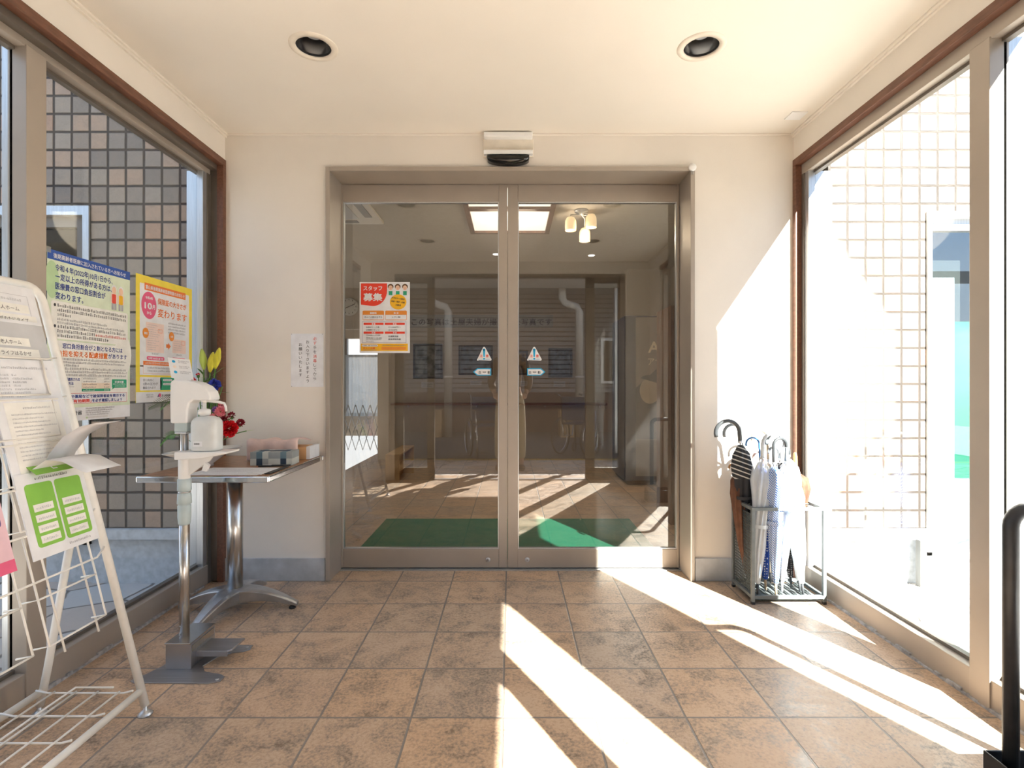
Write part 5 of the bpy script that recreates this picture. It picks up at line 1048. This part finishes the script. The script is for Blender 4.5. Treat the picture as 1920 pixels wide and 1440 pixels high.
MB().lathe([(.055, 2.5), (.055, 2.485), (.02, 2.475), (.02, 2.46)], (.57, 4.3, 0), 'silver_alu', 24).build('ceiling_rose', t)
for (x, y, z) in ((.484, 4.30, 2.335), (.652, 4.32, 2.365), (.612, 4.40, 2.275)):
    q = MB().tube([(.57, 4.3, 2.465), (x, y, 2.462), (x, y, z+.10)], .006, 'silver_alu', 8).build('arm', t)
    MB().lathe([(.044, 0), (.046, .03), (.044, .08), (.030, .105), (.008, .112)], (x, y, z), 'shade_glass', 28, caps=False).build('lamp_shade', t); MB().lathe([(0, .012), (.038, .010), (.040, .02)], (x, y, z), 'lamp_on', 24).build('bulb', t)
for i, (x, y) in enumerate(((.88, 5.8), (-.16, 5.75))):
    t = thing('small_spot_lamp', 'tiny lit spot lamp in the lobby ceiling ' + ('towards the vending machine' if i == 0 else 'behind the door meeting edge'), 'ceiling lamp', (x, y, 2.5), 'small lit lobby spot lamps')
    MB().lathe([(.035, 2.497), (.045, 2.4995)], (x, y, 0), 'white_paint', 24, caps=False).build('trim_ring', t); MB().lathe([(0, 2.493), (.033, 2.494), (.035, 2.499)], (x, y, 0), 'spot_on', 24, caps=False).build('bulb', t)
for nm, (x, y, z), e, r in (('lobby_panel_light', (0, 4.4, 2.44), 11, .3), ('lobby_lamp_light', (.6, 4.3, 2.28), 2.5, .05), ('corridor_light', (-2.6, 9.6, 2.35), 4, .2), ('lobby_spot_light_a', (.88, 5.8, 2.44), 7, .04), ('lobby_spot_light_b', (-.16, 5.75, 2.44), 7, .04)):
    l = bpy.data.lights.new(nm, 'SPOT' if 'spot' in nm else 'POINT'); l.energy = e*(2.5 if 'spot' in nm else 1); l.shadow_soft_size = r; l.color = (1, .84, .64); o = bpy.data.objects.new(nm, l)
    if l.type == 'SPOT': l.spot_size = R(120); l.spot_blend = .8
    o.location = (x, y, z); COL.objects.link(o)

# ================================================================== ACROSS THE YARD (mirrored in the door glass)
struct(MB().box(-9, 9, -6.3, -6.2, .9, 3.2, 'dark_skirt'), 'wall_opposite', 'long lapped siding wall across the yard', 'wall')
b = MB()
for k in range(21): z = .9+k*.11; b.prism([(-6.2, z), (-6.165, z), (-6.185, z+.088), (-6.2, z+.088)], -9, 9, 'siding', 'x')
struct(b, 'trim_11', 'lapped boards on the building across the yard', 'siding')
struct(MB().box(-9, 9, -6.34, -6.14, -.03, .9, 'dark_skirt'), 'wall_opposite_base', 'dark reddish lower wall across the yard', 'wall')
struct(MB().box(-9.3, 9.3, -9.5, -4.7, 3.2, 3.32, 'eave').box(-9.3, 9.3, -4.72, -4.66, 3.12, 3.36, 'roof_metal'), 'ceiling_opposite', 'deep pale eave of the building across the yard', 'roof')
mat('pipe_cream', (.62, .58, .50), .5)
for i, (x, lb) in enumerate(((-1.33, 'cream drain pipe with an elbow nearer the poster side'), (1.45, 'cream drain pipe with an elbow nearer the umbrella side'), (-6.0, 'cream drain pipe with an elbow at the far end of the yard'))):
    t = thing('drain_pipe', lb, 'pipe', (x, -4.95, 0), 'drain pipes under the eave across the yard')
    MB().tube([(x, -4.95, -.03), (x, -4.95, 2.62), (x-.06, -4.95, 2.72), (x-.30, -4.95, 2.80), (x-.36, -4.95, 2.9), (x-.36, -4.95, 3.2)], .085, 'pipe_cream', 16).build('pipe', t); MB().lathe([(.10, 1.2), (.10, 1.26)], (x, -4.95, 0), 'pipe_cream', 20).build('pipe_band', t)
    tag(MB().box(x-.42, x-.12, -5.3, -4.8, -.03, .55, 'light_wood').build('planter_box', bev=.01), 'tall wooden planter box beside the ' + lb[:17] + ['poster side pipe', 'umbrella side pipe', 'far pipe'][i], 'planter', 'wooden planters across the yard')
for i, x in enumerate((-3.3, 2.9)):
    t = thing('house_window', 'sliding window with blue grey glass across the yard, ' + ('poster side' if i == 0 else 'umbrella side'), 'window', (x, -6.2, 1), 'windows across the yard')
    b = MB()
    for a in ((x-.8, x+.8, 1.1, 1.16), (x-.8, x+.8, 2.1, 2.16), (x-.8, x-.74, 1.16, 2.1), (x+.74, x+.8, 1.16, 2.1), (x-.03, x+.03, 1.16, 2.1)): b.box(a[0], a[1], -6.17, -6.1, a[2], a[3], 'silver_alu')
    b.build('window_frame', t); MB().box(x-.74, x+.74, -6.15, -6.14, 1.16, 2.1, 'outer_glass').build('glass_pane', t)

# wheelchairs
mat('navy_cloth', (.02, .05, .12), .8, bump=.2); mat('tyre', (.05, .05, .055), .7)
def wheelchair(x, y, rz, label):
    t = thing('wheelchair', label, 'wheelchair', (x, y, -.028), 'wheelchairs parked outside the entrance'); T = Matrix.Translation((x, y, -.028)) @ Matrix.Rotation(rz, 4, 'Z')
    for sx in (-1, 1):
        b = MB(); c = Vector((.25*sx, .0, .30)); b.tube([(c.x, .285*cos(2*pi*k/32), .30+.285*sin(2*pi*k/32)) for k in range(32)], .014, 'tyre', 8, closed=True, T=T)
        for k in range(12): a = 2*pi*k/12; b.tube([(c.x, 0, .3), (c.x, .28*cos(a), .3+.28*sin(a))], .0015, 'silver_alu', 4, T=T)
        w = b.build('wheel', t); MB().tube([(.275*sx, .25*cos(2*pi*k/32), .30+.25*sin(2*pi*k/32)) for k in range(32)], .006, 'chrome', 6, closed=True, T=T).build('hand_rim', w)
        b = MB(); b.tube([(.21*sx, -.42, .12), (.21*sx, -.38, .5), (.21*sx, .02, .5), (.21*sx, .06, .92), (.21*sx, .17, .96)], .011, 'steel', 8, T=T); b.tube([(.21*sx, -.3, .70), (.21*sx, .04, .70)], .011, 'steel', 8, T=T); b.tube([(.21*sx, -.3, .70), (.21*sx, -.34, .5)], .011, 'steel', 8, T=T); b.tube([(.21*sx, .02, .5), (.21*sx, 0, .30), (.21*sx, -.30, .28), (.21*sx, -.36, .5)], .011, 'steel', 8, T=T); b.build('side_frame', t)
        MB().box(.185*sx, .235*sx, -.3, .0, .70, .73, 'black_plastic', T=T).build('armrest', t); MB().tube([(.21*sx, .17, .96), (.21*sx, .25, .965)], .016, 'black_plastic', 10, T=T).build('push_grip', t)
        MB().tube([(.2*sx, -.36+.06*cos(2*pi*k/16), .09+.075*sin(2*pi*k/16)) for k in range(16)], .014, 'tyre', 6, closed=True, T=T).build('caster', t)
        MB().box(.05*sx, .2*sx, -.58, -.44, .12, .13, 'black_plastic', T=T).build('footrest', t)
    MB().box(-.2, .2, -.36, .03, .48, .51, 'navy_cloth', T=T).build('seat', t, bev=.008); MB().box(-.2, .2, .03, .055, .55, .92, 'navy_cloth', T=T).build('backrest', t, bev=.008)
wheelchair(-.40, -1.95, R(165), 'navy cloth wheelchair parked outside towards the poster side'); wheelchair(1.0, -2.02, R(35), 'navy cloth wheelchair parked outside towards the umbrella side')

# person standing just outside behind the viewpoint, seen mirrored in the door
mat('skin', (.62, .40, .29), .55, sub=0); mat('khaki', (.42, .35, .23), .8, var=.1, bump=.3); mat('jacket_brown', (.17, .12, .09), .8, var=.1, bump=.3); mat('hair', (.02, .016, .014), .6); mat('shoe', (.05, .045, .04), .5)
PX, PY = -.01, -.62
def skin(name, verts, edges, radii, m, parent=None, root=0, sub=2):
    me = bpy.data.meshes.new(name); me.from_pydata([(PX+a, PY+b_, c) for a, b_, c in verts], edges, []); me.materials.append(MATS[m]); o = bpy.data.objects.new(name, me); link(o, parent)
    o.modifiers.new('skin', 'SKIN').use_smooth_shade = True
    for i, r in enumerate(radii): sv = me.skin_vertices[0].data[i]; sv.radius = (r if isinstance(r, tuple) else (r, r)); sv.use_root = (i == root)
    s_ = o.modifiers.new('sub', 'SUBSURF'); s_.levels = sub; s_.render_levels = sub; return o
g = -.02
body_v = [(0, 0, .93), (0, .01, 1.12), (0, .01, 1.32), (0, .015, 1.42), (0, .04, 1.49), (0, .05, 1.56), (0, .055, 1.64),
          (.10, 0, .88), (.13, .02, .50), (.14, -.01, .10+g), (.145, .10, .045+g), (-.10, 0, .88), (-.13, .02, .50), (-.14, -.01, .10+g), (-.145, .10, .045+g),
          (.18, .01, 1.38), (.24, .0, 1.12), (.20, .14, .96), (-.18, .01, 1.38), (-.24, .0, 1.12), (-.20, .14, .96)]
body_e = [(0, 1), (1, 2), (2, 3), (3, 4), (4, 5), (5, 6), (0, 7), (7, 8), (8, 9), (9, 10), (0, 11), (11, 12), (12, 13), (13, 14), (3, 15), (15, 16), (16, 17), (3, 18), (18, 19), (19, 20)]
body_r = [(.13, .10), (.12, .09), (.14, .10), (.09, .07), .052, (.075, .085), (.065, .08), .08, .055, .038, .035, .08, .055, .038, .035, .055, .042, .028, .055, .042, .028]
p = skin('person', body_v, body_e, body_r, 'skin'); tag(p, 'person in khaki trousers and a brown jacket standing outside facing the doors', 'person')
skin('trousers', [(0, 0, .95), (0, 0, 1.02), (.10, 0, .86), (.132, .02, .50), (.142, -.01, .10), (-.10, 0, .86), (-.132, .02, .50), (-.142, -.01, .10)], [(0, 1), (0, 2), (2, 3), (3, 4), (0, 5), (5, 6), (6, 7)], [(.155, .12), (.15, .115), .10, .078, .066, .10, .078, .066], 'khaki', p)
skin('jacket', [(0, .01, 1.00), (0, .01, 1.15), (0, .01, 1.32), (0, .015, 1.42), (.185, .01, 1.38), (.248, .0, 1.12), (.215, .11, .99), (-.185, .01, 1.38), (-.248, .0, 1.12), (-.215, .11, .99)], [(0, 1), (1, 2), (2, 3), (3, 4), (4, 5), (5, 6), (3, 7), (7, 8), (8, 9)], [(.165, .13), (.155, .125), (.165, .125), (.10, .085), .072, .058, .045, .072, .058, .045], 'jacket_brown', p)
MB().lathe_full([(.0, -.02), (.085, .0), (.092, .05), (.075, .09), (.0, .115)], (PX, PY+.03, 1.60), 'hair', 24, (1, 1.12, 1)).build('hair', p)
for sx in (-1, 1):
    b = MB(); b.ball((PX+.145*sx, PY+.07, .035+g), .05, 'shoe', 16, (1, 2.6, .9)); b.build('shoe', p)
    b = MB(); hx, hy, hz = PX+.195*sx, PY+.17, .94
    b.ball((hx, hy, hz), .03, 'skin', 12, (.6, 1.3, 1.2))
    for k in range(4): b.tube([(hx-.004*sx, hy+.02, hz+.024-.016*k), (hx-.012*sx, hy+.055, hz+.020-.017*k), (hx-.03*sx, hy+.07, hz+.012-.016*k), (hx-.04*sx, hy+.058, hz+.006-.015*k)], [.0088, .0085, .0078, .0065], 'skin', 8)
    b.tube([(hx-.01*sx, hy-.005, hz+.025), (hx-.035*sx, hy+.02, hz+.035), (hx-.042*sx, hy+.045, hz+.03)], [.010, .009, .007], 'skin', 8); b.build('hand', p)
b = MB()
for sx in (-1, 1): b.ball((PX+.03*sx, PY+.132, 1.60), .009, 'paper', 10, (1.3, .7, .8)); b.ball((PX+.03*sx, PY+.138, 1.60), .0045, 'ink', 8); b.ball((PX+.075*sx, PY+.05, 1.595), .02, 'skin', 10, (.4, .8, 1.4))
b.ball((PX, PY+.145, 1.575), .013, 'skin', 10, (.8, 1, 1.3)); b.tube([(PX-.022, PY+.130, 1.545), (PX, PY+.138, 1.543), (PX+.022, PY+.130, 1.545)], .004, 'red_ink', 6); b.build('face_features', p)
# purge unused print meshes
